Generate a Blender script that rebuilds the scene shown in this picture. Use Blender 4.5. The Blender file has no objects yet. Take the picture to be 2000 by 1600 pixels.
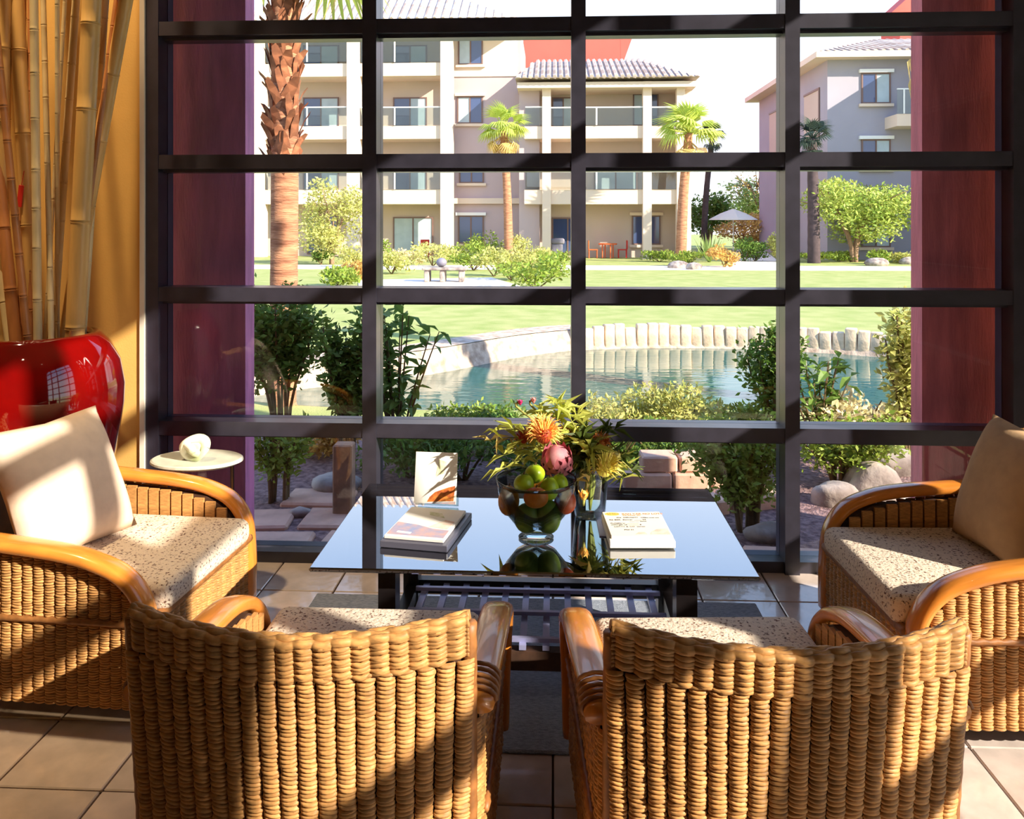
import bpy, bmesh, math, random
import numpy as np
from mathutils import Vector, Matrix, Euler
random.seed(7); NR = np.random.default_rng(7)
S = bpy.context.scene
COL = S.collection
PI = math.pi

# ------------------------------------------------------------------ camera, sky, sun, exposure
H = 1.54; F = 1600.0; YAW = math.radians(2.86)
cs, sn = math.cos(YAW), math.sin(YAW)
cam_d = bpy.data.cameras.new('camera'); cam = bpy.data.objects.new('camera', cam_d); COL.objects.link(cam)
cam.location = (0, 0, H); cam.rotation_euler = (PI/2, 0, YAW)
cam_d.sensor_width = 36; cam_d.lens = 36*F/2000; cam_d.shift_y = -0.18
cam_d.clip_start = 0.05; cam_d.clip_end = 400
S.camera = cam
S.view_settings.view_transform = 'Standard'; S.view_settings.look = 'None'
S.view_settings.exposure = 0.4; S.view_settings.gamma = 1; S.view_settings.use_curve_mapping = False

SUN = Vector((-1, .6, -.64)).normalized()
sd = bpy.data.lights.new('sun', 'SUN'); so = bpy.data.objects.new('sun', sd); COL.objects.link(so)
so.rotation_euler = SUN.to_track_quat('-Z', 'Y').to_euler(); so.location = (8, -5, 8)
sd.energy = 10.5; sd.angle = math.radians(.55); sd.color = (1, .88, .72)

W = bpy.data.worlds.new('sky'); S.world = W; W.use_nodes = True
nt = W.node_tree; nt.nodes.clear()
wo = nt.nodes.new('ShaderNodeOutputWorld'); bg = nt.nodes.new('ShaderNodeBackground')
tc = nt.nodes.new('ShaderNodeTexCoord'); sx = nt.nodes.new('ShaderNodeSeparateXYZ'); cr = nt.nodes.new('ShaderNodeValToRGB')
nt.links.new(tc.outputs['Generated'], sx.inputs[0]); nt.links.new(sx.outputs['Z'], cr.inputs[0])
cr.color_ramp.elements[0].position = 0.0; cr.color_ramp.elements[0].color = (.93, .94, 1, 1)
cr.color_ramp.elements[1].position = 0.9; cr.color_ramp.elements[1].color = (.22, .42, .95, 1)
e = cr.color_ramp.elements.new(.24); e.color = (.80, .87, 1, 1)
e = cr.color_ramp.elements.new(.42); e.color = (.42, .62, 1, 1)
nt.links.new(cr.outputs[0], bg.inputs[0]); bg.inputs[1].default_value = 1.6; nt.links.new(bg.outputs[0], wo.inputs[0])

def spot(name, loc, tgt, energy, col, size=1.2, blend=.6):
    d = bpy.data.lights.new(name, 'SPOT'); o = bpy.data.objects.new(name, d); COL.objects.link(o)
    o.location = loc; o.rotation_euler = (Vector(tgt)-Vector(loc)).to_track_quat('-Z', 'Y').to_euler()
    d.energy = energy; d.color = col; d.spot_size = size; d.spot_blend = blend; d.shadow_soft_size = .08
# warm downlight over the bamboo, then two added unseen spots as room fill
spot('warm_spot', (-2.4, 2.5, 4.85), (-2.2, 3.3, 1.6), 380, (1, .74, .42), .9)
spot('warm_spot', (-1.0, .4, 4.85), (-1.0, 1.2, 0), 8, (1, .75, .5), 1.5)
spot('warm_spot', (1.2, .4, 4.85), (1.2, 1.2, 0), 8, (1, .75, .5), 1.5)

# ------------------------------------------------------------------ helpers
def at(px, py, Y):
    """the world point seen at pixel (px, py) on the plane y = Y"""
    u = (px-1000)/F; X = Y*(u*cs-sn)/(cs+u*sn); d = -X*sn+Y*cs
    return Vector((X, Y, H-(py-440)*d/F))
def gr(px, py, z=0.0):
    d = (H-z)*F/(py-440); u = (px-1000)/F
    return Vector((d*(u*cs-sn), d*(cs+u*sn), z))
def lin(c):
    return tuple(((v/255)/12.92 if v/255 <= .04045 else ((v/255+.055)/1.055)**2.4) for v in c)+(1,)

def mat(name, col, rough=.6, metal=0.0, var=0.0, vscale=6, col2=None, bump=0.0, bscale=40, spec=.5, coat=0.0, rnd=0.0, stretch=None, island=0.0, thr=(.35, .65), trans=0.0):
    m = bpy.data.materials.new(name); m.use_nodes = True; t = m.node_tree; N = t.nodes; L = t.links
    p = N['Principled BSDF']; p.inputs['Roughness'].default_value = rough; p.inputs['Metallic'].default_value = metal
    p.inputs['Specular IOR Level'].default_value = spec; p.inputs['Coat Weight'].default_value = coat; p.inputs['Coat Roughness'].default_value = .04
    c1 = lin(col); out = None
    co = N.new('ShaderNodeTexCoord'); vec = co.outputs['Object']
    if stretch:
        mp = N.new('ShaderNodeMapping'); mp.inputs['Scale'].default_value = stretch; L.new(vec, mp.inputs[0]); vec = mp.outputs[0]
    if var or col2:
        nz = N.new('ShaderNodeTexNoise'); nz.inputs['Scale'].default_value = vscale; nz.inputs['Detail'].default_value = 5; L.new(vec, nz.inputs['Vector'])
        rp = N.new('ShaderNodeValToRGB'); L.new(nz.outputs['Fac'], rp.inputs[0])
        rp.color_ramp.elements[0].position = thr[0]; rp.color_ramp.elements[1].position = thr[1]
        if col2: a, b = c1, lin(col2)
        else: a, b = tuple(v*(1-var) for v in c1[:3])+(1,), tuple(min(1, v*(1+var)) for v in c1[:3])+(1,)
        rp.color_ramp.elements[0].color = a; rp.color_ramp.elements[1].color = b; out = rp.outputs[0]
    if rnd or island:
        src = N.new('ShaderNodeObjectInfo').outputs['Random'] if rnd else N.new('ShaderNodeNewGeometry').outputs['Random Per Island']
        r = rnd or island
        mr = N.new('ShaderNodeMapRange'); mr.inputs['To Min'].default_value = 1-r; mr.inputs['To Max'].default_value = 1+r; L.new(src, mr.inputs[0])
        hs = N.new('ShaderNodeHueSaturation'); L.new(mr.outputs[0], hs.inputs['Value'])
        if island:
            mh = N.new('ShaderNodeMapRange'); mh.inputs['To Min'].default_value = .475; mh.inputs['To Max'].default_value = .515; L.new(src, mh.inputs[0]); L.new(mh.outputs[0], hs.inputs['Hue'])
        if out: L.new(out, hs.inputs['Color'])
        else: hs.inputs['Color'].default_value = c1
        out = hs.outputs[0]
    if out: L.new(out, p.inputs['Base Color'])
    else: p.inputs['Base Color'].default_value = c1
    if bump:
        nb = N.new('ShaderNodeTexNoise'); nb.inputs['Scale'].default_value = bscale; nb.inputs['Detail'].default_value = 4; L.new(vec, nb.inputs['Vector'])
        bp = N.new('ShaderNodeBump'); bp.inputs['Strength'].default_value = bump; bp.inputs['Distance'].default_value = .02; L.new(nb.outputs['Fac'], bp.inputs['Height']); L.new(bp.outputs[0], p.inputs['Normal'])
    if trans:
        tr = N.new('ShaderNodeBsdfTranslucent'); mx = N.new('ShaderNodeMixShader'); mx.inputs[0].default_value = trans
        if out: L.new(out, tr.inputs[0])
        else: tr.inputs[0].default_value = c1
        L.new(p.outputs[0], mx.inputs[1]); L.new(tr.outputs[0], mx.inputs[2]); L.new(mx.outputs[0], N['Material Output'].inputs[0])
    return m

def glass(name, tint=(1, 1, 1), ior=1.5, boost=1.0, rough=0.0, bump=0):
    """thin clear glass: fresnel mirror over a tinted see-through body"""
    m = bpy.data.materials.new(name); m.use_nodes = True; t = m.node_tree; N = t.nodes; L = t.links; N.remove(N['Principled BSDF'])
    g = N.new('ShaderNodeBsdfGlossy'); g.inputs['Roughness'].default_value = rough
    tr = N.new('ShaderNodeBsdfTransparent'); tr.inputs[0].default_value = tuple(tint)+(1,)
    fr = N.new('ShaderNodeFresnel'); fr.inputs[0].default_value = ior
    mu = N.new('ShaderNodeMath'); mu.operation = 'MULTIPLY'; mu.use_clamp = True; mu.inputs[1].default_value = boost; L.new(fr.outputs[0], mu.inputs[0])
    mx = N.new('ShaderNodeMixShader'); L.new(mu.outputs[0], mx.inputs[0]); L.new(tr.outputs[0], mx.inputs[1]); L.new(g.outputs[0], mx.inputs[2]); L.new(mx.outputs[0], N['Material Output'].inputs[0])
    return m

class MB:
    def __init__(s): s.v = []; s.f = []
    def add(s, v, f):
        n = len(s.v); s.v += [tuple(p) for p in v]; s.f += [tuple(i+n for i in q) for q in f]; return s
    def box(s, a, b, M=None):
        x0, y0, z0 = a; x1, y1, z1 = b
        v = [Vector(p) for p in ((x0,y0,z0),(x1,y0,z0),(x1,y1,z0),(x0,y1,z0),(x0,y0,z1),(x1,y0,z1),(x1,y1,z1),(x0,y1,z1))]
        if M: v = [M @ p for p in v]
        return s.add(v, [(3,2,1,0),(4,5,6,7),(0,1,5,4),(1,2,6,5),(2,3,7,6),(3,0,4,7)])
    def prism(s, pts, z0, z1):
        n = len(pts); v = [(p[0],p[1],z0) for p in pts]+[(p[0],p[1],z1) for p in pts]
        f = [tuple(range(n-1,-1,-1)), tuple(range(n,2*n))]+[(i,(i+1)%n,n+(i+1)%n,n+i) for i in range(n)]
        return s.add(v, f)
    def prism_y(s, pts, y0, y1):
        n = len(pts); v = [(p[0],y0,p[1]) for p in pts]+[(p[0],y1,p[1]) for p in pts]
        f = [tuple(range(n)), tuple(range(2*n-1,n-1,-1))]+[((i+1)%n,i,n+i,n+(i+1)%n) for i in range(n)]
        return s.add(v, f)
    def sweep(s, pts, sec, up=Vector((1,0,0)), caps=True):
        """sec(i, t) -> list of (a, b): a along 'up'-side axis, b along the other normal"""
        pts = [Vector(p) for p in pts]; n = len(pts); rings = []
        for i, p in enumerate(pts):
            t = (pts[min(i+1,n-1)]-pts[max(i-1,0)]).normalized()
            a = (up-t*up.dot(t)); a = a.normalized() if a.length > 1e-4 else t.orthogonal().normalized()
            b = t.cross(a); rings.append([p+a*q[0]+b*q[1] for q in sec(i, i/max(1,n-1))])
        k = len(rings[0]); v = [q for r in rings for q in r]
        f = [(i*k+j, i*k+(j+1)%k, (i+1)*k+(j+1)%k, (i+1)*k+j) for i in range(n-1) for j in range(k)]
        if caps: f += [tuple(range(k-1,-1,-1)), tuple((n-1)*k+j for j in range(k))]
        return s.add(v, f)
    def tube(s, pts, r, k=8, up=Vector((1,.13,.07)), caps=True):
        rf = r if callable(r) else (lambda i, t: r if not isinstance(r, (list, tuple)) else r[i])
        return s.sweep(pts, lambda i, t: [(rf(i,t)*math.cos(2*PI*j/k), rf(i,t)*math.sin(2*PI*j/k)) for j in range(k)], up, caps)
    def lathe(s, prof, k=24, c=(0,0,0), sx=1, sy=1):
        v = []; n = len(prof)
        for r, z in prof:
            for j in range(k): v.append((c[0]+sx*r*math.cos(2*PI*j/k), c[1]+sy*r*math.sin(2*PI*j/k), c[2]+z))
        f = [(i*k+j, i*k+(j+1)%k, (i+1)*k+(j+1)%k, (i+1)*k+j) for i in range(n-1) for j in range(k)]
        if prof[0][0] > 1e-5: f.append(tuple(range(k-1,-1,-1)))
        if prof[-1][0] > 1e-5: f.append(tuple((n-1)*k+j for j in range(k)))
        return s.add(v, f)
    def mesh(s, name, m, smooth=False):
        me = bpy.data.meshes.new(name); me.from_pydata([tuple(p) for p in s.v], [], s.f); me.update()
        if m: me.materials.append(m)
        if smooth: me.polygons.foreach_set('use_smooth', [True]*len(me.polygons))
        return me
    def build(s, name, m, parent=None, loc=None, smooth=False, **kw):
        return link(name, s.mesh(name, m, smooth), parent, loc, **kw)

def link(name, me, parent=None, loc=None, M=None, **kw):
    o = bpy.data.objects.new(name, me); COL.objects.link(o)
    if parent: o.parent = parent
    if loc is not None: o.location = loc
    if M is not None: o.matrix_local = M
    for k, v in kw.items(): o[k] = v
    return o
def tag(o, label, cat, group=None):
    o['label'] = label; o['category'] = cat
    if group: o['group'] = group
    return o
def thing(name, label, cat, loc=(0,0,0), rz=0, group=None):
    o = bpy.data.objects.new(name, None); COL.objects.link(o); o.location = loc; o.rotation_euler = (0,0,rz); o.empty_display_size = .1
    return tag(o, label, cat, group)
def struct(o): o['kind'] = 'structure'; return o
def spline(pts, n):
    pts = [Vector(p) for p in pts]; out = []; m = len(pts)-1
    for i in range(n):
        t = i/(n-1)*m; k = min(int(t), m-1); u = t-k
        p0 = pts[max(k-1,0)]; p1 = pts[k]; p2 = pts[k+1]; p3 = pts[min(k+2,m)]
        out.append(.5*((2*p1)+(-p0+p2)*u+(2*p0-5*p1+4*p2-p3)*u*u+(-p0+3*p1-3*p2+p3)*u**3))
    return out
def rbox(a, b, r, seg=3):
    """rounded box"""
    bm = bmesh.new(); bmesh.ops.create_cube(bm, size=1)
    for v in bm.verts:
        v.co = Vector((a[0]+(v.co.x+.5)*(b[0]-a[0]), a[1]+(v.co.y+.5)*(b[1]-a[1]), a[2]+(v.co.z+.5)*(b[2]-a[2])))
    bmesh.ops.bevel(bm, geom=bm.edges[:], offset=r, segments=seg, profile=.5, affect='EDGES')
    mb = MB(); bm.verts.index_update(); mb.add([v.co.copy() for v in bm.verts], [[v.index for v in f.verts] for f in bm.faces]); bm.free(); return mb
def blob(r=(1,1,1), seg=2, jit=0.0, seed=0, sq=1.0):
    bm = bmesh.new(); bmesh.ops.create_icosphere(bm, subdivisions=seg, radius=1); R = random.Random(seed)
    ph = [R.uniform(0, 6) for _ in range(6)]
    for v in bm.verts:
        c = v.co; w = 1+jit*(math.sin(2.3*c.x+ph[0])+math.sin(2.9*c.y+ph[1])+math.sin(3.1*c.z+ph[2])+.5*math.sin(5*c.x+4*c.y+ph[3]))/2.5
        v.co = Vector((c.x*r[0]*w, c.y*r[1]*w, c.z*r[2]*w))
    mb = MB(); bm.verts.index_update(); mb.add([v.co.copy() for v in bm.verts], [[v.index for v in f.verts] for f in bm.faces]); bm.free(); return mb

def leaf_arrays(P, size, up=.5, aspect=.45, seed=0, droop=0):
    """diamond leaves (two folded triangles each) at the points P"""
    R = np.random.default_rng(seed); n = len(P)
    d = R.normal(size=(n,3)); d[:,2] = d[:,2]*.6+up-droop; d /= np.linalg.norm(d, axis=1)[:,None]
    q = R.normal(size=(n,3)); sdv = np.cross(d, q); sdv /= np.linalg.norm(sdv, axis=1)[:,None]
    nrm = np.cross(sdv, d)
    s = (size*R.uniform(.65, 1.25, n))[:,None]
    base = P; tip = P+d*s; mid = P+d*s*.45
    l = mid+sdv*s*aspect*.5+nrm*s*.08; r = mid-sdv*s*aspect*.5+nrm*s*.08
    V = np.stack([base, l, tip, r], 1).reshape(-1,3); i = np.arange(n)*4
    Fc = np.concatenate([np.stack([i,i+2,i+1],1), np.stack([i,i+3,i+2],1)])
    return V, Fc
def np_mesh(name, V, Fc, m):
    me = bpy.data.meshes.new(name); me.vertices.add(len(V)); me.vertices.foreach_set('co', np.asarray(V, dtype=np.float32).ravel())
    k = Fc.shape[1]; me.loops.add(Fc.size); me.loops.foreach_set('vertex_index', Fc.astype(np.int32).ravel())
    me.polygons.add(len(Fc)); me.polygons.foreach_set('loop_start', (np.arange(len(Fc))*k).astype(np.int32)); me.polygons.foreach_set('loop_total', np.full(len(Fc), k, dtype=np.int32))
    me.materials.append(m); me.update(); me.validate(); return me
def ball_points(n, r, c=(0,0,0), shell=.55, seed=0, lumps=0):
    R = np.random.default_rng(seed); out = []
    if lumps:
        cl = R.normal(size=(lumps,3)); cl /= np.linalg.norm(cl, axis=1)[:,None]; cl *= R.uniform(.35,.75,(lumps,1))
        w = R.integers(0, lumps, n); d = R.normal(size=(n,3)); d /= np.linalg.norm(d, axis=1)[:,None]
        out = cl[w]+d*(R.uniform(.15,1,(n,1))**.6)*.42
    else:
        d = R.normal(size=(n,3)); d /= np.linalg.norm(d, axis=1)[:,None]; out = d*(R.uniform(shell**3,1,(n,1))**(1/3))
    return out*np.array(r)+np.array(c)

# ------------------------------------------------------------------ materials
m_wall = mat('ochre_plaster', (226,178,98), .7, var=.06, vscale=3, bump=.05, bscale=120)
m_white = mat('white_plaster', (226,216,200), .8, var=.04)
m_lobby = mat('brown_lobby_plaster', (138,104,74), .8, var=.05)
m_ceil = mat('tan_ceiling_plaster', (170,146,116), .8, var=.04)
m_bronze = mat('dark_bronze_aluminium', (52,50,62), .32, metal=.0, var=.15, vscale=14, spec=.7)
m_grout = mat('grey_brown_grout', (92,72,58), .8)
m_tile = mat('tan_ceramic_tile', (222,206,198), .16, var=.12, vscale=9, rnd=.1, spec=.8, coat=.5, bump=.06, bscale=25)
m_rug = mat('slate_woven_rug', (176,184,200), .85, col2=(138,148,166), vscale=60, bump=.6, bscale=160, stretch=(1,3,1))
m_wick = mat('woven_cane', (190,140,84), .5, var=.28, vscale=45, rnd=.12, spec=.3, stretch=(1,1,3))
m_wickd = mat('dark_cane_lining', (66,42,28), .7, var=.25, vscale=30)  # dark lining colour puts shade into the gaps between ribs; also on legs
m_arm = mat('honey_rattan_pole', (214,134,54), .24, var=.18, vscale=7, coat=.4, stretch=(6,1,1))
m_bind = mat('cane_binding', (150,98,52), .5, var=.25, vscale=40)
m_seat = mat('flecked_tweed', (236,218,198), .85, col2=(104,62,46), vscale=120, thr=(.55,.66), bump=.3, bscale=90)
m_pillow = mat('cream_linen', (232,208,186), .85, var=.05, vscale=20, bump=.12, bscale=14)
m_pillow2 = mat('tan_linen', (196,160,120), .85, var=.06, vscale=20, bump=.12, bscale=14)
m_vase = mat('red_glaze', (136,8,4), .06, col2=(70,5,8), vscale=3, coat=1.0, thr=(.3,.75))
m_vased = mat('dark_vase_mouth', (40,14,14), .3)
m_bam = [mat('golden_bamboo', (228,182,112), .36, var=.14, vscale=4, stretch=(5,5,.6)), mat('pale_bamboo', (226,202,154), .4, var=.16, vscale=4, stretch=(5,5,.6)), mat('brown_bamboo', (190,126,76), .4, var=.18, vscale=4, stretch=(5,5,.6))]
m_redtag = mat('red_paper', (226,44,30), .6)
m_black = mat('black_lacquer', (28,24,26), .3, var=.2, vscale=20)
m_steel = mat('blued_steel_slat', (168,170,214), .3, metal=.3, var=.08)
m_tabletop = glass('smoked_table_glass', (.62,.72,.78), 2.3, 2.4)
m_pane = glass('window_glass', (.96,.97,.97), 1.45, 1.0)
m_bowl = glass('clear_bowl_glass', (.9,.95,.93), 1.35, .9)
m_stone = mat('grey_stone_top', (196,196,182), .45, var=.1, vscale=14)
m_chrome = mat('polished_chrome', (210,210,214), .12, metal=1)
m_knot = mat('white_art_glass', (232,234,214), .1, col2=(180,196,130), vscale=9, thr=(.45,.7), coat=.6)
m_paper = mat('white_paper', (244,242,238), .6)
m_paperp = mat('cream_printed_paper', (248,240,226), .6)
m_orangeprint = mat('orange_print', (226,140,60), .6, col2=(170,80,40), vscale=60)
m_blueprint = mat('blue_grey_print', (150,160,200), .6, col2=(206,170,170), vscale=25)
m_pinkprint = mat('pink_print', (230,176,160), .6, col2=(246,230,214), vscale=30)
m_greenprint = mat('soft_green_print', (190,196,150), .6, col2=(238,236,220), vscale=40)
m_ink = mat('dark_ink', (70,56,66), .6); m_inko = mat('orange_ink', (216,130,40), .6); m_yel = mat('yellow_ink', (246,200,90), .6)
m_cover = mat('dark_grey_cover', (84,84,100), .35); m_folder = mat('lilac_folder', (176,178,230), .4)
# outside
m_maroon = mat('maroon_stucco', (214,112,118), .75, var=.2, vscale=5, bump=.25, bscale=40, stretch=(3,3,.5))
m_purple = mat('plum_stucco', (204,122,164), .75, var=.2, vscale=5, bump=.25, bscale=40, stretch=(3,3,.5))
m_lawn = mat('lawn_grass', (168,168,104), .9, col2=(138,152,74), vscale=2.2, bump=.4, bscale=60, thr=(.3,.7))
m_gravel = mat('mauve_gravel', (150,120,116), .9, col2=(92,66,66), vscale=26, bump=.9, bscale=60)
m_path = mat('pale_concrete', (232,220,206), .85, var=.06, vscale=4)
m_bank = mat('pebble_bank', (204,182,160), .9, col2=(150,126,106), vscale=8, bump=.6, bscale=20, thr=(.4,.7))
m_post = mat('pale_bank_stone', (222,196,164), .85, var=.2, vscale=7, rnd=.12, bump=.5, bscale=14)
m_flag = mat('pinkish_flagstone', (206,164,140), .8, var=.14, vscale=8, rnd=.12, bump=.25, bscale=20)
m_rock = mat('grey_boulder', (186,172,160), .85, col2=(112,98,92), vscale=5, bump=.7, bscale=12)
m_cream = mat('cream_stucco', (226,204,184), .8, var=.03, vscale=.6)
m_beige = mat('taupe_stucco', (200,180,166), .85, var=.04, vscale=.6)
m_mauve = mat('mauve_grey_stucco', (190,168,168), .85, var=.04, vscale=.6)
m_grey = mat('blue_grey_stucco', (164,158,168), .85, var=.04, vscale=.6)
m_redst = mat('coral_red_stucco', (220,92,78), .8, var=.05, vscale=.6)
m_rail = mat('white_metal_rail', (234,232,228), .4)
m_railglass = glass('balcony_glass', (.74,.80,.77), 1.5, 1.6)
m_win = mat('dark_window_glass', (62,78,118), .06, spec=.9)
m_winl = mat('pale_window_blind', (176,190,196), .25, var=.08, vscale=2)
m_wframe = mat('brown_window_frame', (120,92,84), .5)
m_roof = mat('pale_barrel_tile', (206,194,184), .75, col2=(170,146,130), vscale=1.5, rnd=.2)
m_trunk = mat('palm_bark', (196,140,104), .9, col2=(150,98,72), vscale=4, bump=.8, bscale=12, stretch=(1,1,6))
m_boot = mat('dry_palm_boot', (156,98,66), .9, col2=(96,58,42), vscale=9, rnd=.25, island=0)
m_bark = mat('grey_brown_bark', (150,120,96), .9, var=.25, vscale=8, bump=.6, bscale=20)
m_darkbark = mat('dark_trunk', (74,60,62), .9, var=.2)
m_stem = mat('brown_stem', (104,82,52), .8)
def leafmat(name, col, isl=.35, trans=.35): return mat(name, col, .5, island=isl, trans=trans, spec=.3)
m_lf_dark = leafmat('dark_green_leaf', (108,138,60)); m_lf_mid = leafmat('mid_green_leaf', (140,160,64)); m_lf_yel = leafmat('yellow_green_leaf', (196,196,112))
m_lf_pale = leafmat('pale_cream_leaf', (230,216,166)); m_lf_tree = leafmat('lime_tree_leaf', (178,194,96)); m_lf_dry = leafmat('dry_gold_leaf', (212,176,96))
m_lf_far = leafmat('far_green_leaf', (160,180,100)); m_frond = leafmat('palm_frond', (186,196,96), .25); m_frondd = leafmat('dry_frond', (214,184,120), .2)
m_agave = leafmat('agave_blade', (150,172,104), .15); m_frondk = leafmat('dark_frond', (60,74,60), .2)
m_orange = mat('orange_paint', (226,108,56), .5); m_redp = mat('red_paint', (206,48,40), .5); m_umb = mat('white_canvas', (240,238,226), .8, trans=.2)
m_grill = mat('grey_grill_cover', (128,124,136), .6)
def water():
    m = mat('pond_water', (34,92,84), .04, spec=.6, bump=.0); t = m.node_tree; N = t.nodes; L = t.links; p = N['Principled BSDF']
    p.inputs['IOR'].default_value = 1.42
    co = N.new('ShaderNodeTexCoord'); mp = N.new('ShaderNodeMapping'); mp.inputs['Scale'].default_value = (.8,3.0,1); L.new(co.outputs['Object'], mp.inputs[0])
    nz = N.new('ShaderNodeTexNoise'); nz.inputs['Scale'].default_value = 2.2; nz.inputs['Detail'].default_value = 3; L.new(mp.outputs[0], nz.inputs['Vector'])
    bp = N.new('ShaderNodeBump'); bp.inputs['Strength'].default_value = .12; bp.inputs['Distance'].default_value = .05; L.new(nz.outputs['Fac'], bp.inputs['Height']); L.new(bp.outputs[0], p.inputs['Normal'])
    return m
m_water = water()

# ------------------------------------------------------------------ the room shell
YW = 3.66; XR = 2.77; XL = -3.4; YB = -6.0; ZC = 4.9; XWL = -1.862; XWR = 2.07
floor = struct(MB().box((XL,YB,-.11),(XR,YW+.2,-.012)).build('floor', m_grout))
T = .307; tw = T-.006
tile_me = rbox((-tw/2,-tw/2,-.012),(tw/2,tw/2,0),.003,1).mesh('tile', m_tile)
y0 = 2.174-T*6
for j in range(11):
    for i in range(-10, 9):
        x = (i+.5)*T; y = y0+(j+.5)*T
        if XL+.15 < x < XR-.15 and y < YW-.1: link('tile', tile_me, floor, (x, y, 0))
far_tile = MB()
struct(MB().box((XL-.2,YB-.2,ZC),(XR+.35,YW+.35,ZC+.25)).build('ceiling', m_ceil))
struct(MB().box((XL-.2,YB-.2,-.11),(XL,YW+.2,ZC)).build('wall_left', m_wall))
struct(MB().box((XL,YB-.2,-.11),(XR,YB,ZC)).build('wall_back', m_lobby))
wf = struct(MB().box((XL,YW,-.11),(XWL,YW+.2,ZC)).build('wall_front', m_wall))
MB().box((XWL-.022,YW-.012,0),(XWL,YW,ZC)).build('corner_bead', m_white, wf)
MB().box((XWR,YW,-.11),(XR+.2,YW+.2,ZC)).build('right_pier', m_wall, wf)
wr = struct(MB().box((XR,YB-.2,-.11),(XR+.2,-.62,ZC)).box((XR,2.85,-.11),(XR+.2,YW,ZC)).box((XR,-.62,4.2),(XR+.2,2.85,ZC)).build('wall_right', m_lobby))

def window(name, cols, rows, plane, axis, bar_w, depth, gy):
    """grid window: vertical mullions, horizontal transoms between them and a pane in each cell"""
    e = bpy.data.objects.new(name, None); COL.objects.link(e); e['kind'] = 'structure'
    def bx(a0, a1, z0, z1, p0, p1):
        return MB().box((a0,p0,z0),(a1,p1,z1)) if axis == 'x' else MB().box((p0,a0,z0),(p1,a1,z1))
    z0, z1 = rows[0], rows[-1]
    for c in cols: bx(c-bar_w/2, c+bar_w/2, 0, z1, plane, plane+depth).build('mullion', m_bronze, e)
    for k, z in enumerate(rows):
        for c0, c1 in zip(cols, cols[1:]):
            a, b = c0+bar_w/2, c1-bar_w/2
            if k == 0: bx(a, b, 0, .05, plane+.02, plane+depth).build('sill', m_bronze, e)
            else:
                t = bx(a, b, z-.032, z+.032, plane+.004, plane+depth-.004).build('transom', m_bronze, e)
                bx(a, b, z-.046, z-.032, plane+.045, plane+depth-.03).build('glazing_bead', m_bronze, t)
            if k < len(rows)-1:
                bx(a, b, (z+.032 if k else .05), rows[k+1]-.032, plane+gy, plane+gy+.006).build('pane', m_pane, e)
    return e
rows = [0,.612,1.224,1.83,2.44,3.05,3.66,4.27,4.88]
window('window_1', [-1.835,-.828,.114,1.053,2.029], rows, YW, 'x', .064, .15, .09)
window('window_2', [-.58,.15,.95,2.2,2.82], [0,.612,1.224,1.83,2.44,3.05,3.66,4.21], XR, 'y', .075, .15, .09)

# ------------------------------------------------------------------ outside ground
ZG = -.12
pond = [(-3.9,8.9),(-3.1,9.7),(-1.75,10.7),(-.6,12.2),(.3,12.95),(1.4,13.25),(2.6,13.3),(3.9,13.0),(5.1,12.45),(6.4,11.5),(7.4,10.3),(7.6,9.0),(6.8,7.6),(5.0,7.15),(3.0,7.35),(1.0,7.45),(-.8,7.3),(-2.4,7.45),(-3.6,8.0)]
pond = [tuple(p)[:2] for p in spline([(x,y,0) for x,y in pond+[pond[0]]], 77)][:-1]
n = len(pond); cx, cy = 1.6, 10.0
v = [(x,y,ZG) for x,y in pond]
for x,y in pond:
    d = Vector((x-cx,y-cy)).normalized(); v.append((cx+d.x*140, cy+d.y*140, ZG))
lawn = struct(MB().add(v, [((i+1)%n, i, n+i, n+(i+1)%n) for i in range(n)]).build('lawn', m_lawn))
lawn['label'] = 'sunlit lawn around the pond'
bank = MB(); inn = [(x,y,ZG+.003) for x,y in pond]; low = [(x+(cx-x)*.05,y+(cy-y)*.05,-.5) for x,y in pond]
struct(bank.add(inn+low, [(i,(i+1)%n,n+(i+1)%n,n+i) for i in range(n)]).build('pond_bank_ground', m_bank))
struct(MB().add([(x,y,-.42) for x,y in pond], [tuple(range(n))]).build('pond_water', m_water))
# pale pebbled shore on the near left side of the far bank
sh = [p for p in pond if p[1] > 9.2 and p[0] < .6]
sh.sort(key=lambda p: p[0])
k = len(sh); struct(MB().add([(x,y+.0,ZG+.012) for x,y in sh]+[(x-.25,y+.55,ZG+.012) for x,y in sh], [(i,i+1,k+i+1,k+i) for i in range(k-1)]).build('pebble_shore_ground', m_bank))
struct(MB().add([(-14,YW+.2,ZG+.01),(14,YW+.2,ZG+.01),(14,6.6,ZG+.01),(5,6.75,ZG+.01),(-2.4,6.9,ZG+.01),(-14,7.4,ZG+.01)], [(0,1,2,3,4,5)]).build('gravel_bed_ground', m_gravel))
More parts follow.
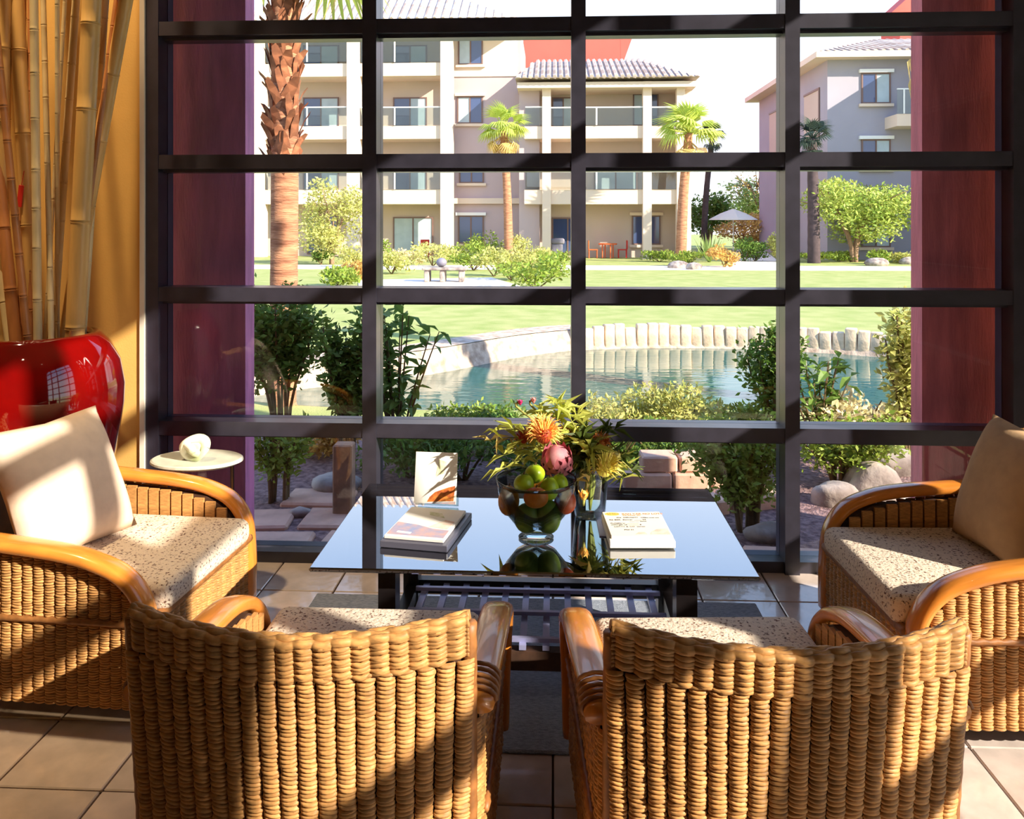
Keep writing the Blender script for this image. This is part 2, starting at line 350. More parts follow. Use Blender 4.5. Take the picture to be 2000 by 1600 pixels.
# stone posts retaining the far bank
wall = thing('pond_edging', 'row of pale stone posts retaining the far edge of the pond', 'edging', (2.6,12.8,-.45))
fb = [p for p in pond if p[0] > .1 and p[1] > 11]
fb = [Vector((p[0],p[1],0)) for p in sorted(fb, key=lambda p: p[0])]
pm = [rbox((-.085,-.07,0),(.085,.07,h),.02,2).mesh('stone_post', m_post, True) for h in (.36,.39,.42)]
acc = 0; lastp = fb[0]; tot = sum((b-a).length for a,b in zip(fb,fb[1:])); N_ = int(tot/.178)
for i in range(N_):
    s = (i+.5)*.178; q = 0
    while q < len(fb)-2 and s > (fb[q+1]-fb[q]).length: s -= (fb[q+1]-fb[q]).length; q += 1
    d = (fb[q+1]-fb[q]).normalized(); p = fb[q]+d*s
    o = link('stone_post', random.choice(pm), wall, (p.x-2.6, p.y-12.8-.05, random.uniform(-.01,.01)))
    o.rotation_euler = (random.uniform(-.05,.05), random.uniform(-.04,.04), math.atan2(d.y,d.x)+random.uniform(-.1,.1))
# far path, patio slab
struct(MB().box((-30,30.5,ZG-.05),(60,33.6,ZG+.015)).build('far_footpath', m_path))
struct(MB().prism([tuple(gr(700,548,ZG))[:2],tuple(gr(700,590,ZG))[:2],tuple(gr(985,585,ZG))[:2],tuple(gr(1015,560,ZG))[:2],tuple(gr(960,543,ZG))[:2]], ZG-.05, ZG+.02).build('patio_pavement', m_path))
struct(MB().prism([tuple(gr(1425,525,ZG))[:2],tuple(gr(1540,525,ZG))[:2],tuple(gr(1490,488,ZG))[:2],tuple(gr(1440,488,ZG))[:2]], ZG-.05, ZG+.018).build('side_path', m_path))

# plum piers just outside the glass
tag(MB().box((-1.97,3.97,ZG),(-1.515,4.09,ZC)).build('stucco_pier', m_purple), 'plum stucco pier outside the window nearest the bamboo vase', 'pillar')
tag(MB().box((1.745,3.97,ZG),(2.2,4.09,ZC)).build('stucco_pier', m_maroon), 'maroon stucco pier outside the window behind the armchair with the tan pillow', 'pillar')

# ------------------------------------------------------------------ buildings across the pond
def rect(px0, py0, px1, py1, Y):
    a = at(px0, py1, Y); b = at(px1, py0, Y); return a.x, b.x, a.z, b.z       # x0, x1, zlow, zhigh
def bwin(par, px0, py0, px1, py1, Y, mode='split', lintel=None, sill=True):
    x0, x1, z0, z1 = rect(px0, py0, px1, py1, Y); t = .07
    f = MB().box((x0,Y-.06,z0),(x1,Y+.02,z0+t)).box((x0,Y-.06,z1-t),(x1,Y+.02,z1)).box((x0,Y-.06,z0+t),(x0+t,Y+.02,z1-t)).box((x1-t,Y-.06,z0+t),(x1,Y+.02,z1-t))
    xm = (x0+x1)/2; f.box((xm-t/2,Y-.06,z0+t),(xm+t/2,Y+.02,z1-t))
    w = f.build('window', m_wframe, par)
    for k,(a,b) in enumerate(((x0+t,xm-t/2),(xm+t/2,x1-t))):
        mm = {'split': (m_win, m_winl), 'dark': (m_win, m_win), 'pale': (m_winl, m_winl), 'rsplit': (m_winl, m_win)}[mode][k]
        MB().box((a,Y-.03,z0+t),(b,Y-.01,z1-t)).build('pane', mm, w)
    if sill: MB().box((x0-.12,Y-.14,z0-.14),(x1+.12,Y+.0,z0)).build('window_sill', m_cream, par)
    if lintel: MB().box((x0-.12,Y-.16,z1),(x1+.12,Y+.0,z1+.16)).build('window_lintel', lintel, par)
    return w
def balcony_rail(par, px0, px1, ptop, pbot, Y, posts):
    x0, x1, z0, z1 = rect(px0, ptop, px1, pbot, Y)
    g = MB().box((x0,Y-.02,z0),(x1,Y+.0,z1-.06)).build('balcony_glass', m_railglass, par)
    MB().box((x0,Y-.05,z1-.06),(x1,Y+.03,z1)).build('handrail', m_rail, g)
    for p in posts:
        x = at(p, 300, Y).x; MB().box((x-.035,Y-.06,z0),(x+.035,Y-.02,z1-.06)).build('rail_post', m_rail, g)
YA = 42.0
A = thing('apartment_block', 'cream four storey apartment block with stacked balconies across the pond', 'building')
zg = ZG
zt = at(900, 42, YA).z
xw0 = at(470,300,YA).x; xw1 = at(868,300,YA).x; xm1 = at(1016,300,40.6+1.8).x-.01
MB().box((xw0,YA+1.7,zg),(xw1,YA+9,zt)).build('recessed_wall', m_beige, A)
MB().box((xw1,YA+1.2,zg),(xm1,YA+9,zt)).build('middle_wall', m_mauve, A)
# sunlit upper middle wall painted cream; the mauve below carries its shade
x0, x1, z0, z1 = rect(884, 45, 1030, 150, YA+1.15); MB().box((xw1+.3,YA+1.14,z0),(xm1-.2,YA+1.2,z1)).build('sunlit_upper_skin', m_cream, A)
x0, x1, z0, z1 = rect(884, 387, 1020, 398, YA+1.0); MB().box((x0-.2,YA+1.0,z0),(xm1,YA+1.2,z1)).build('string_course', m_cream, A)
for (b0,b1) in ((122,151),(245,273),(370,399)):
    x0, x1, z0, z1 = rect(476, b0, 862, b1, YA); MB().box((x0,YA,z0),(x1,YA+1.7,z1)).build('balcony_slab', m_cream, A)
for (c0,c1) in ((495,516),(677,702),(860,884)):
    x0, x1, z0, z1 = rect(c0, 42, c1, 497, YA-.15)
    MB().box((x0,YA-.15,zg),(x1,YA+.4,zt)).build('column', m_cream, A)
for (r0,r1) in ((76,122),(208,245),(332,370)):
    balcony_rail(A, 516, 677, r0, r1, YA-.02, (600,)); balcony_rail(A, 702, 860, r0, r1, YA-.02, (771,))
YB2 = YA+1.68
for (w0,w1) in ((88,150),(190,272),(316,398)):
    bwin(A, 768, w0, 834, w1, YB2, 'split', None, False); bwin(A, 592, w0, 662, w1, YB2, 'split', None, False)
bwin(A, 768, 424, 846, 496, YB2, 'pale', None, False); bwin(A, 600, 420, 660, 496, YB2, 'dark', None, False)
YM = YA+1.13
bwin(A, 895, 72, 943, 127, YM, 'rsplit'); bwin(A, 893, 188, 943, 242, YM+.06, 'rsplit', m_cream); bwin(A, 897, 318, 945, 358, YM+.06, 'dark'); bwin(A, 895, 421, 945, 476, YM+.06, 'dark', m_rail)
# hipped roof over the block
xe0, xe1 = at(440,40,YA-.6).x, at(1012,40,YA-.6).x
zr = at(900,-30,YA+5).z
rf = MB().add([(xe0,YA-.7,zt),(xe1,YA-.7,zt),(xe1,YA+9.5,zt),(xe0,YA+9.5,zt),(xe0+4,YA+4.4,zr),(xe1-6,YA+4.4,zr),(xe0,YA-.7,zt-.25),(xe1,YA-.7,zt-.25),(xe1,YA+9.5,zt-.25),(xe0,YA+9.5,zt-.25)],
    [(0,1,5,4),(1,2,5),(2,3,4,5),(3,0,4),(9,8,7,6),(6,7,1,0),(7,8,2,1),(8,9,3,2),(9,6,0,3)]).build('roof', m_roof, A)
rb = MB().tube([(0,0,0),(0,5.0,zr-zt)], .1, 5).mesh('roof_tile', m_roof)
for i in range(34):
    x = xe0+.3+i*(xe1-xe0-.6)/33
    s = min(1, max(.05, (xe1-x)/6), max(.05,(x-xe0)/4)) if True else 1
    o = link('roof_tile', rb, rf, (x, YA-.7, zt+.02)); o.scale = (1, s, s)

# two-storey wing with barrel tiled roof, standing forward
YV = 40.6
Wg = thing('apartment_wing', 'lower apartment wing with pale barrel tile roof and corner columns', 'building')
x0 = at(1016,300,YV+1.8).x; x1 = at(1338,300,YV+1.8).x; ze = at(1200,160,YV).z
MB().box((x0,YV+1.8,zg),(x1,YV+6,ze)).build('recessed_wall', m_beige, Wg)
xa, xb, _, _ = rect(1018,160,1044,400,YV)
MB().box((x0,YV+.4,zg),(xa+.9,YV+1.8,ze)).build('corner_wall', m_mauve, Wg)
for (b0,b1) in ((245,271),(370,399)):
    a0, a1, z0, z1 = rect(1024, b0, 1338, b1, YV); MB().box((a0,YV,z0),(a1,YV+1.8,z1)).build('balcony_slab', m_cream, Wg)
for (c0,c1) in ((1059,1076),(1256,1273),(1322,1338)):
    a0, a1, z0, z1 = rect(c0, 160, c1, 497, YV-.15); MB().box((a0,YV-.15,zg),(a1,YV+.35,ze)).build('column', m_cream, Wg)
a0, a1, z0, z1 = rect(1338, 330, 1350, 497, YV+.4); MB().box((a0,YV+.4,zg),(a1,YV+6,ze)).build('end_wall', m_cream, Wg)
a0, a1, z0, z1 = rect(1010, 158, 1360, 172, YV-.5); MB().box((a0,YV-.5,z0),(a1,YV+6.2,z1)).build('eave_fascia', m_cream, Wg)
for (r0,r1) in ((208,245),(334,370)):
    balcony_rail(Wg, 1076, 1256, r0, r1, YV-.02, (1165,)); balcony_rail(Wg, 1273, 1322, r0, r1, YV-.02, ()); balcony_rail(Wg, 1026, 1059, r0, r1, YV-.02, ())
YC = YV+1.78
bwin(Wg, 1078, 190, 1122, 250, YC, 'split', None, False); bwin(Wg, 1236, 183, 1286, 246, YC, 'rsplit', m_cream, False)
bwin(Wg, 1160, 330, 1245, 372, YC, 'pale', None, False); bwin(Wg, 1078, 425, 1140, 496, YC, 'dark', None, False); bwin(Wg, 1234, 421, 1290, 478, YC, 'dark', m_cream)
xl, xr_ = at(1006,160,YV-.8).x, at(1368,160,YV-.8).x; zrr = at(1200,116,YV+3).z; zrr = max(zrr, ze+1.3)
rf2 = MB().add([(xl,YV-.8,ze+.1),(xr_,YV-.8,ze+.1),(xr_,YV+6.6,ze+.1),(xl,YV+6.6,ze+.1),(xl+.9,YV+3.4,zrr),(xr_-2.4,YV+3.4,zrr)],
    [(0,1,5,4),(1,2,5),(2,3,4,5),(3,0,4),(3,2,1,0)]).build('roof', m_roof, Wg)
rb2 = MB().tube([(0,0,0),(0,4.2,zrr-ze-.1)], .11, 5).mesh('roof_tile', m_roof)
for i in range(30):
    x = xl+.15+i*(xr_-xl-.3)/29; s = min(1, max(.06,(xr_-x)/2.4), max(.06,(x-xl)/.9))
    o = link('roof_tile', rb2, rf2, (x, YV-.8, ze+.13)); o.scale = (1, s, s)
# coral red penthouse behind
a0, a1, z0, z1 = rect(1022, 52, 1212, 122, 52.5)
tag(MB().box((a0,52.5,0),(a1,57,z1)).prism_y([(a1-.01,z0-1),(a1+.2,z0),(a1+1.0,z1),(a1-.01,z1)],52.5,57).build('red_penthouse', m_redst), 'coral red stucco tower behind the barrel tiled roof', 'building')

# right building
Rb = thing('corner_house', 'blue grey three storey building on the right of the pond', 'building')
YR = 40.0; xc = at(1616,300,YR).x; xe = at(1830,300,YR).x; zr0 = at(1616,106,YR).z
MB().box((xc,YR,zg),(xe+6,YR+13,zr0)).build('wall', m_grey, Rb)
xq = at(1806,300,YR).x; MB().box((xq,YR-4.2,zg),(xe+6,YR,zr0)).build('projecting_wing', m_grey, Rb); MB().box((xq-.3,YR-4.6,zr0-.2),(xe+6.4,YR-.7,zr0+.05)).build('wing_eave', m_cream, Rb)
a = zr0
MB().add([(xc-.7,YR-.7,a),(xe+7,YR-.7,a),(xe+7,YR+13.7,a),(xc-.7,YR+13.7,a),(xc+4,YR+4.5,a+1.6),(xe+3,YR+4.5,a+1.6),(xe+3,YR+9,a+1.6),(xc+4,YR+9,a+1.6)],
    [(0,1,5,4),(1,2,6,5),(2,3,7,6),(3,0,4,7),(4,5,6,7)]).build('roof', m_roof, Rb)
MB().box((xc-.75,YR-.75,a-.28),(xe+7,YR+13.7,a)).build('eave_fascia', m_cream, Rb)
rb3 = MB().tube([(0,0,0),(0,5.2,1.6)], .1, 5).mesh('roof_tile', m_roof)
for i in range(18):
    x = xc-.5+i*.36; s = min(1, max(.08,(x-xc+.7)/4.7)); o = link('roof_tile', rb3, Rb, (x,YR-.7,a+.03)); o.scale = (1,s,s)
bwin(Rb, 1682, 142, 1739, 203, YR-.01, 'split', m_rail); bwin(Rb, 1682, 272, 1739, 330, YR-.01, 'split', m_rail); bwin(Rb, 1682, 420, 1739, 483, YR-.01, 'split', None)
a0, a1, z0, z1 = rect(1752, 222, 1830, 246, YR-1.4); MB().box((a0,YR-1.4,z0),(a1,YR,z1)).build('balcony_slab', m_cream, Rb)
balcony_rail(Rb, 1752, 1830, 172, 222, YR-1.4, (1765,))
for (yy0,yy1) in ((41.2,43.6),(47.5,50.5)):
    MB().box((xc-.02,yy0,zr0-4.0),(xc+.1,yy1,zr0-1.4)).build('recessed_panel', m_beige, Rb)
    MB().box((xc-.06,yy0-.12,zr0-4.0),(xc,yy0,zr0-1.4)).box((xc-.06,yy0,zr0-1.5),(xc,yy1,zr0-1.4)).build('panel_frame', m_wframe, Rb)
a0, a1, z0, z1 = rect(1742, -12, 1900, 24, 54.5)
tag(MB().prism_y([(a0,z0),(a1,z0),(a1,z1+1.2),(a0+1.9,z1+.6)],54.5,58).box((a0+.6,54.7,zr0-.5),(a1,57.8,z0)).build('red_gable', m_redst), 'red stucco gable above the blue grey building', 'building')

# ------------------------------------------------------------------ plants
def foliage(name, par, P, size, m, seed=0, up=.5, aspect=.45, stuff=True):
    V, Fc = leaf_arrays(P, size, up, aspect, seed); o = link(name, np_mesh(name, V, Fc, m), par)
    if stuff: o['kind'] = 'stuff'
    return o
def bush(label, px, py, w, h, m, dist=None, n=420, leaf=None, seed=1, name='round_bush', cat='bush', group=None, up=.6, lumps=9, dp=1.0, z=ZG):
    """bush whose base stands at pixel (px, py) on the ground, w and h in metres"""
    b = gr(px, max(py,511) if py < 530 else py, z); o = thing(name, label, cat, b, 0, group)
    P = ball_points(n, (w/2,w/2*dp,h*.52), (0,0,h*.5), .5, seed, lumps)
    P[:,2] = np.maximum(P[:,2], .02)
    foliage('foliage', o, P, leaf or h*.12, m, seed, up)
    st = MB(); R = random.Random(seed)
    for _ in range(5):
        t = (R.uniform(-.3,.3)*w, R.uniform(-.3,.3)*w, h*R.uniform(.5,.8)); st.tube([(0,0,-.02),(t[0]*.5,t[1]*.5,t[2]*.5),t], [.02*h+.004,.014*h+.003,.004], 5)
    st.build('stems', m_stem, o)
    return o
def tree(name, label, base, h, cw, ch, m, mt, n=3000, leaf=.16, seed=3, trunk_r=.1, forks=4, fork_z=.35, lumps=14):
    o = thing(name, label, 'tree', base); R = random.Random(seed); st = MB()
    for k in range(forks):
        a = 2*PI*k/forks+R.uniform(-.4,.4); rr = cw*.28
        q = (rr*math.cos(a), rr*math.sin(a)*.8, h-ch*.45)
        st.tube(spline([(math.cos(a)*trunk_r*.5,math.sin(a)*trunk_r*.5,-.05),(q[0]*.12,q[1]*.12,h*fork_z*.6),(q[0]*.6,q[1]*.6,h*.6),q], 9), lambda i,t: trunk_r*(.75-.6*t), 7)
        for _ in range(3):
            e = (q[0]+R.uniform(-.25,.25)*cw, q[1]+R.uniform(-.25,.25)*cw, q[2]+R.uniform(0,.35)*ch); st.tube([(q[0]*.6,q[1]*.6,h*.6),e], [trunk_r*.3,.01], 5)
    st.build('trunk', mt, o, smooth=True)
    P = ball_points(n, (cw/2,cw/2*.9,ch/2), (0,0,h-ch/2), .4, seed, lumps)
    foliage('crown', o, P, leaf, m, seed, .3)
    return o
def fan_frond(L, blades=13, m=None, droop=.35, spread=2.3):
    mb = MB(); mb.tube([(0,0,0),(L*.45,0,L*.02)], [.025*L,.014*L], 5)
    for i in range(blades):
        a = -spread/2+spread*i/(blades-1); l = L*.62*(1-.18*abs(a)); c0 = Vector((L*.45,0,L*.02)); d = Vector((math.cos(a),math.sin(a),0)); s = Vector((-d.y,d.x,0))
        w = l*.055; p1 = c0+d*l*.55+Vector((0,0,l*.06)); p2 = c0+d*l-Vector((0,0,l*droop))
        mb.add([c0-s*.004, p1-s*w+Vector((0,0,.3*w)), p2, p1+s*w+Vector((0,0,.3*w)), p1], [(0,1,4),(0,4,3),(1,2,4),(4,2,3)])
    return mb.mesh('frond', m)
def palm(label, base, h, r, L, m, md, mt, nf=26, lean=(0,0), seed=5, name='fan_palm', skirt=8):
    o = thing(name, label, 'palm', base); R = random.Random(seed); top = Vector((lean[0],lean[1],h))
    pts = spline([(0,0,-.1),(lean[0]*.3,lean[1]*.3,h*.5),tuple(top)], 24)
    MB().tube(pts, lambda i,t: r*(1.25-.35*t)*(1+.05*(i%2)), 9).build('trunk', mt, o, smooth=True)
    me = [fan_frond(L, 13, m, .3), fan_frond(L*.85, 12, m, .45)]; md_ = fan_frond(L*.8, 11, md, .5)
    for k in range(nf):
        a = R.uniform(0,2*PI); e = R.uniform(-.35,1.35)
        f = link('frond', R.choice(me), o, top); f.rotation_euler = Euler((R.uniform(-.4,.4), -e, a)); 
    for k in range(skirt):
        f = link('dry_frond', md_, o, top-Vector((0,0,r*1.5))); f.rotation_euler = Euler((0, R.uniform(.5,1.1), R.uniform(0,2*PI)))
    return o
bp_ = gr(994,512,ZG); palm('short fan palm in front of the shaded middle wall', bp_, at(985,252,bp_.y).z+.1, .17, 1.35, m_frond, m_frondd, m_trunk, 34, (-.25,0), 5, skirt=14)
bp_ = gr(1330,513,ZG); palm('fan palm at the right corner of the barrel tiled wing', bp_, at(1345,255,bp_.y).z+.0, .2, 1.75, m_frond, m_frondd, m_trunk, 36, (.35,0), 6, skirt=9)
bp_ = Vector((at(1374,400,46.5).x,46.5,ZG)); palm('slim dark palm between the two buildings', bp_, at(1395,268,bp_.y).z+.2, .15, 1.0, m_frondk, m_frondk, m_darkbark, 18, (.5,0), 7, skirt=6)
bp_ = gr(1590,514,ZG); palm('dark palm against the side of the blue grey building', bp_, at(1582,275,bp_.y).z+.2, .22, 1.15, m_frondk, m_frondk, m_darkbark, 24, (-.1,0), 9, skirt=10)

# the big shaggy palm close behind the glass
bp_ = gr(552,790,ZG); BP = thing('shaggy_palm', 'tall palm trunk with shaggy dry leaf bases close to the window', 'palm', bp_)
zs = at(558,305,bp_.y).z; ztop = 7.2
pts = spline([(0,0,-.1),(.0,0,.3),(.02,0,zs),(.03,0,ztop)], 40)
MB().tube(pts, lambda i,t: (.185-.06*min(1,t*5)) * (1+.015*(i%2)), 16).build('trunk', m_trunk, BP, smooth=True)
bm_ = MB().add([(-.05,0,0),(.05,0,0),(.045,-.05,.16),(-.045,-.05,.16),(.0,-.035,.08),(.02,-.11,.28),(-.03,-.10,.25)], [(0,1,4),(1,2,4),(2,3,4),(3,0,4),(3,2,5,6),(1,0,3,2)]).mesh('leaf_base', m_boot)
R = random.Random(11)
for k in range(210):
    a = k*2.399+R.uniform(-.3,.3); z = zs-.05+k*2.9/210
    o = link('leaf_base', bm_, BP, (.02+.12*math.sin(a), -.12*math.cos(a), z)); o.rotation_euler = (R.uniform(-.15,.15), R.uniform(-.5,.5), a); o.scale = (R.uniform(.6,1.1),R.uniform(.35,.9),R.uniform(.45,.9))
fr = fan_frond(1.3, 14, m_frond, .5); frd = fan_frond(1.0, 12, m_frondd, .7)
for k in range(16):
    f = link('frond', fr, BP, (.03,0,ztop)); f.rotation_euler = (R.uniform(-.3,.3), R.uniform(-.9,.75), k*2.4)
for k in range(5):
    f = link('frond', fan_frond(1.0, 12, m_frond, .6) if k == 0 else f.data, BP, (.03,0,3.95+.06*k)); f.rotation_euler = (R.uniform(-.3,.3), R.uniform(-.1,.5), [-.1,3.3,.9,2.4,-.7][k])
for k in range(7):
    f = link('dry_frond', frd, BP, (.03,0,4.6+.1*k)); f.rotation_euler = (R.uniform(-.4,.4), R.uniform(.3,1.2), k*2.4)
# second trunk half hidden behind the right pier
bp_ = gr(1842,760,ZG); BQ = thing('shaggy_palm', 'palm trunk mostly hidden behind the maroon pier on the armchair side', 'palm', bp_)
MB().tube(spline([(0,0,-.1),(0,0,2),(-.02,0,4.6)], 30), lambda i,t: (.205-.02*t)*(1+.03*(i%2)), 14).build('trunk', m_trunk, BQ, smooth=True)
for k in range(60):
    a = k*2.399; o = link('leaf_base', bm_, BQ, (.18*math.sin(a), -.18*math.cos(a), 1.0+k*.045)); o.rotation_euler = (0, R.uniform(-.4,.4), a); o.scale = (.8,.6,.9)
for k in range(9):
    f = link('dry_frond', frd, BQ, (-.02,0,3.3+.05*k)); f.rotation_euler = (R.uniform(-.4,.4), R.uniform(.2,1.1), k*2.4); f.scale = (.5,.5,.5)

# trees
b = gr(1668,512,ZG); tree('shade_tree', 'lime green multi stemmed tree before the blue grey building', b, at(1660,332,b.y).z+.1, 5.7, 3.5, m_lf_tree, m_bark, 9000, .2, 21, .15, 5, .4)
b = gr(648,516,ZG); tree('feathery_tree', 'pale feathery tree before the left balconies', b, at(640,345,b.y).z+.1, 3.4, 3.6, m_lf_yel, m_bark, 4200, .17, 22, .09, 5, .3)
b = gr(1440,478,ZG); tree('distant_tree', 'hazy green tree far behind the white umbrella', Vector((b.x,62,ZG)), 5.6, 7.5, 4.6, m_lf_far, m_bark, 3600, .34, 23, .2)
tree('distant_tree', 'dark green tree far behind the slim dark palm', Vector((at(1385,400,58).x,58,ZG)), 4.4, 4.2, 4.0, m_lf_dark, m_bark, 3000, .3, 24, .16)
tree('distant_tree', 'sparse bare branched tree beside the blue grey building', Vector((at(1492,400,60).x,60,ZG)), 7.2, 5, 5.5, m_lf_dry, m_bark, 420, .22, 25, .12, 6)
tree('distant_tree', 'gold leaved tree under the white umbrella', Vector((at(1455,440,54).x,54,ZG)), 2.6, 5, 2.4, m_lf_dry, m_bark, 2500, .24, 26, .1)
# umbrella
b = Vector((at(1432,440,46).x,46,ZG)); U = thing('garden_umbrella', 'white canvas garden umbrella between the two buildings', 'umbrella', b)
zt_ = at(1432,408,46).z-ZG; MB().tube([(0,0,0),(0,0,zt_)], .03, 8).build('pole', m_rail, U)
MB().lathe([(1.35,-.62),(1.3,-.56),(.7,-.25),(.04,0)], 8, (0,0,zt_)).build('canopy', m_umb, U)
# bushes by the buildings
bl = [('round light green bush left of the short fan palm trunk',950,500,1.5,1.2,m_lf_mid),('round light green bush right of the short fan palm trunk',1008,499,1.1,1.1,m_lf_yel),
 ('low green bush at the foot of the second wing column',1288,501,1.8,.42,m_lf_mid),('yellow green shrub under the pale feathery tree',690,522,1.6,.75,m_lf_yel),('dark green mound left of the pale feathery tree',628,517,.8,.5,m_lf_dark),
 ('pale sage shrub by the ground floor sliding doors',800,515,1.5,.6,m_lf_pale),('yellow green shrub behind the stone bench',765,535,1.5,.7,m_lf_yel),('green shrub beside the middle wall window',905,512,2.2,.7,m_lf_mid),
 ('spreading gold green shrub right of the short fan palm',1030,528,2.0,.8,m_lf_yel),('gold green shrub by the patio corner',965,540,1.3,.75,m_lf_yel),('reddish green low shrub nearest the patio',1045,567,2.0,.75,m_lf_mid),
 ('golden grass clump beside the agave',1415,522,1.3,.78,m_lf_dry),('low green bush left of the agave',1340,520,1.4,.5,m_lf_mid),('dark bush at the side path entrance',1475,500,1.4,.75,m_lf_dark),('bright round bush by the corner of the blue grey building',1520,512,1.0,1.0,m_lf_yel),
 ('low green hedge under the dark palm',1590,512,1.8,.35,m_lf_mid),('low green hedge left of the lime green tree',1640,511,1.8,.35,m_lf_mid),('small bush right of the lime green tree',1718,516,.9,.5,m_lf_mid),('pale bush below the ground floor window on the right',1765,514,1.3,.5,m_lf_yel),
 ('green shrub below the shaggy palm lawn edge',660,560,1.4,.42,m_lf_mid),('dark round bush deep on the side path',1455,488,1.2,.9,m_lf_dark),
 ('broad yellow green shrub before the left balcony columns',845,520,2.2,.8,m_lf_yel),('leafy green shrub behind the stone bench end',925,528,1.8,.8,m_lf_mid),('pale shrub right of the stone bench',1000,548,1.6,.7,m_lf_yel),('green shrub at the far right of the patio planting',1085,540,1.5,.7,m_lf_mid),('tall grassy shrub left of the stone bench',742,520,1.2,.9,m_lf_mid),('low gold shrub by the lawn edge left of the first window bar',690,548,1.2,.5,m_lf_dry)]
for i,(lb,px,py,w,h,m) in enumerate(bl): bush(lb, px, py, w*1.2, h*1.25, m, n=900, leaf=.14, seed=40+i, lumps=12)
# agave
b = gr(1385,512,ZG); ag = thing('agave', 'spiky agave plant at the end of the lawn by the slim palm', 'agave', b)
bl_ = MB().add([(0,-.07,0),(0,.07,0),(.35,-.08,.62),(.35,.08,.62),(.62,0,1.25),(.31,0,.57)], [(0,1,5),(0,5,2),(1,3,5),(2,5,4),(5,3,4)]).mesh('blade', m_agave)
for k in range(22):
    f = link('blade', bl_, ag); f.rotation_euler = (0, R.uniform(-.3,.55), k*2.4); s = R.uniform(.75,1.1); f.scale = (s,s,s)
# stones near the agave and the tree
for i,(lb,px,py,s) in enumerate([('pale rock at the left of the agave bed',1325,524,.45),('pale rock in front of the agave',1355,527,.35),('grey rock beside the lime green tree',1712,519,.5),('pale boulder under the right balcony',1775,516,.45)]):
    o = blob((s,.7*s,.5*s), 2, .12, i).build('garden_rock', m_rock, None, gr(px,py,ZG)+Vector((0,0,.1)), True); tag(o, lb, 'rock')
# patio furniture far away
b = gr(872,550,ZG+.02); bn = thing('stone_bench', 'grey stone slab bench on the pale patio beyond the pond', 'bench', b)
rbox((-.68,-.3,.34),(.62,.3,.42),.02,1).build('slab', m_rock, bn)
for x in (-.55,-.1,.45): rbox((x-.07,-.24,0),(x+.07,.24,.34),.02,1).build('support', m_rock, bn)
tag(blob((.16,.16,.14),2,.03,3).build('stone_pot', m_grill, None, b+Vector((-.15,.05,.555)), True), 'small grey pot sitting on the stone slab bench', 'pot')
b = Vector((at(1187,480,YV+.9).x, YV+.9, ZG)); ot = thing('patio_table', 'orange patio table under the barrel tiled wing', 'table', b)
MB().lathe([(.45,.68),(.47,.7),(.47,.74),(.44,.75)],16).build('table_top', m_orange, ot)
for k in range(4): MB().tube([(.3*math.cos(k*PI/2+.4),.3*math.sin(k*PI/2+.4),0),(.3*math.cos(k*PI/2+.4),.3*math.sin(k*PI/2+.4),.68)],.03,6).build('leg', m_orange, ot)
def patio_chair(label, b, m, rz):
    o = thing('patio_chair', label, 'chair', b, rz)
    rbox((-.24,-.24,.4),(.24,.24,.45),.02,1).build('seat', m, o); rbox((-.24,.2,.45),(.24,.25,.9),.02,1).build('backrest', m, o)
    for x in (-.2,.2):
        for y in (-.2,.2): MB().tube([(x,y,0),(x,y,.4)],.022,6).build('leg', m, o)
patio_chair('orange patio chair left of the orange table', b+Vector((-.75,-.1,0)), m_orange, PI/2)
patio_chair('dark red patio chair right of the orange table', b+Vector((.75,.15,0)), m_redp, -PI/2)
patio_chair('red patio chair by the ground floor sliding doors', Vector((at(832,480,YA+.9).x,YA+.9,ZG)), m_redp, .4)
gb = thing('barbecue_grill', 'covered grey barbecue beside the first wing column', 'grill', Vector((at(1088,480,YV+.9).x,YV+.9,ZG)))
rbox((-.28,-.25,0),(.28,.25,.7),.03,2).build('cart', m_grill, gb); rbox((-.33,-.28,.7),(.38,.28,1.0),.1,3).build('lid', m_grill, gb, smooth=True)

# ------------------------------------------------------------------ planting close to the glass
def stem_shrub(label, px, py, z0, h, w, m, nst=7, nleaf=1400, leaf=.06, seed=1, core=.45, cat='shrub', name='leafy_shrub', group=None, dp=.7, top=.0):
    b = gr(px, py, ZG); o = thing(name, label, cat, b, 0, group); R = np.random.default_rng(seed); st = MB(); P = []
    for k in range(nst):
        a = R.uniform(0,2*PI); rr = w/2*R.uniform(.3,1); tip = np.array([rr*math.cos(a), rr*math.sin(a)*dp, h*R.uniform(.72,1.0)])
        pts = spline([(0.05*math.cos(a),0.05*math.sin(a),-.03), tuple(tip*np.array([.35,.35,.45])), tuple(tip*np.array([.8,.8,.75])), tuple(tip)], 8)
        st.tube(pts, lambda i,t: .012*(1-.75*t)+.002, 5)
        m_ = nleaf//nst; t = R.uniform(core,1.0,m_); idx = t*7; i0 = np.minimum(idx.astype(int),6); f = (idx-i0)[:,None]; A_ = np.array(pts)
        P.append(A_[i0]*(1-f)+A_[i0+1]*f+R.normal(size=(m_,3))*np.array([w*.09,w*.09,h*.045]))
    st.build('stems', m_stem, o, smooth=True)
    foliage('foliage', o, np.concatenate(P), leaf, m, seed, .25, .5)
    return o
stem_shrub('dark leafy shrub at the foot of the shaggy palm', 548, 905, 0, 1.22, .62, m_lf_dark, 11, 3600, .058, 61, .5)
stem_shrub('dark shrub left of the first window bar', 676, 925, 0, 1.05, .42, m_lf_dark, 10, 3200, .055, 62, .35)
stem_shrub('yellowish shrub rising before the maroon pier', 1772, 905, 0, 1.12, .36, m_lf_yel, 9, 1800, .065, 63, .25)
stem_shrub('feathery dark shrub left of the third window bar', 1512, 880, 0, .95, .5, m_lf_dark, 11, 2600, .05, 64, .3)
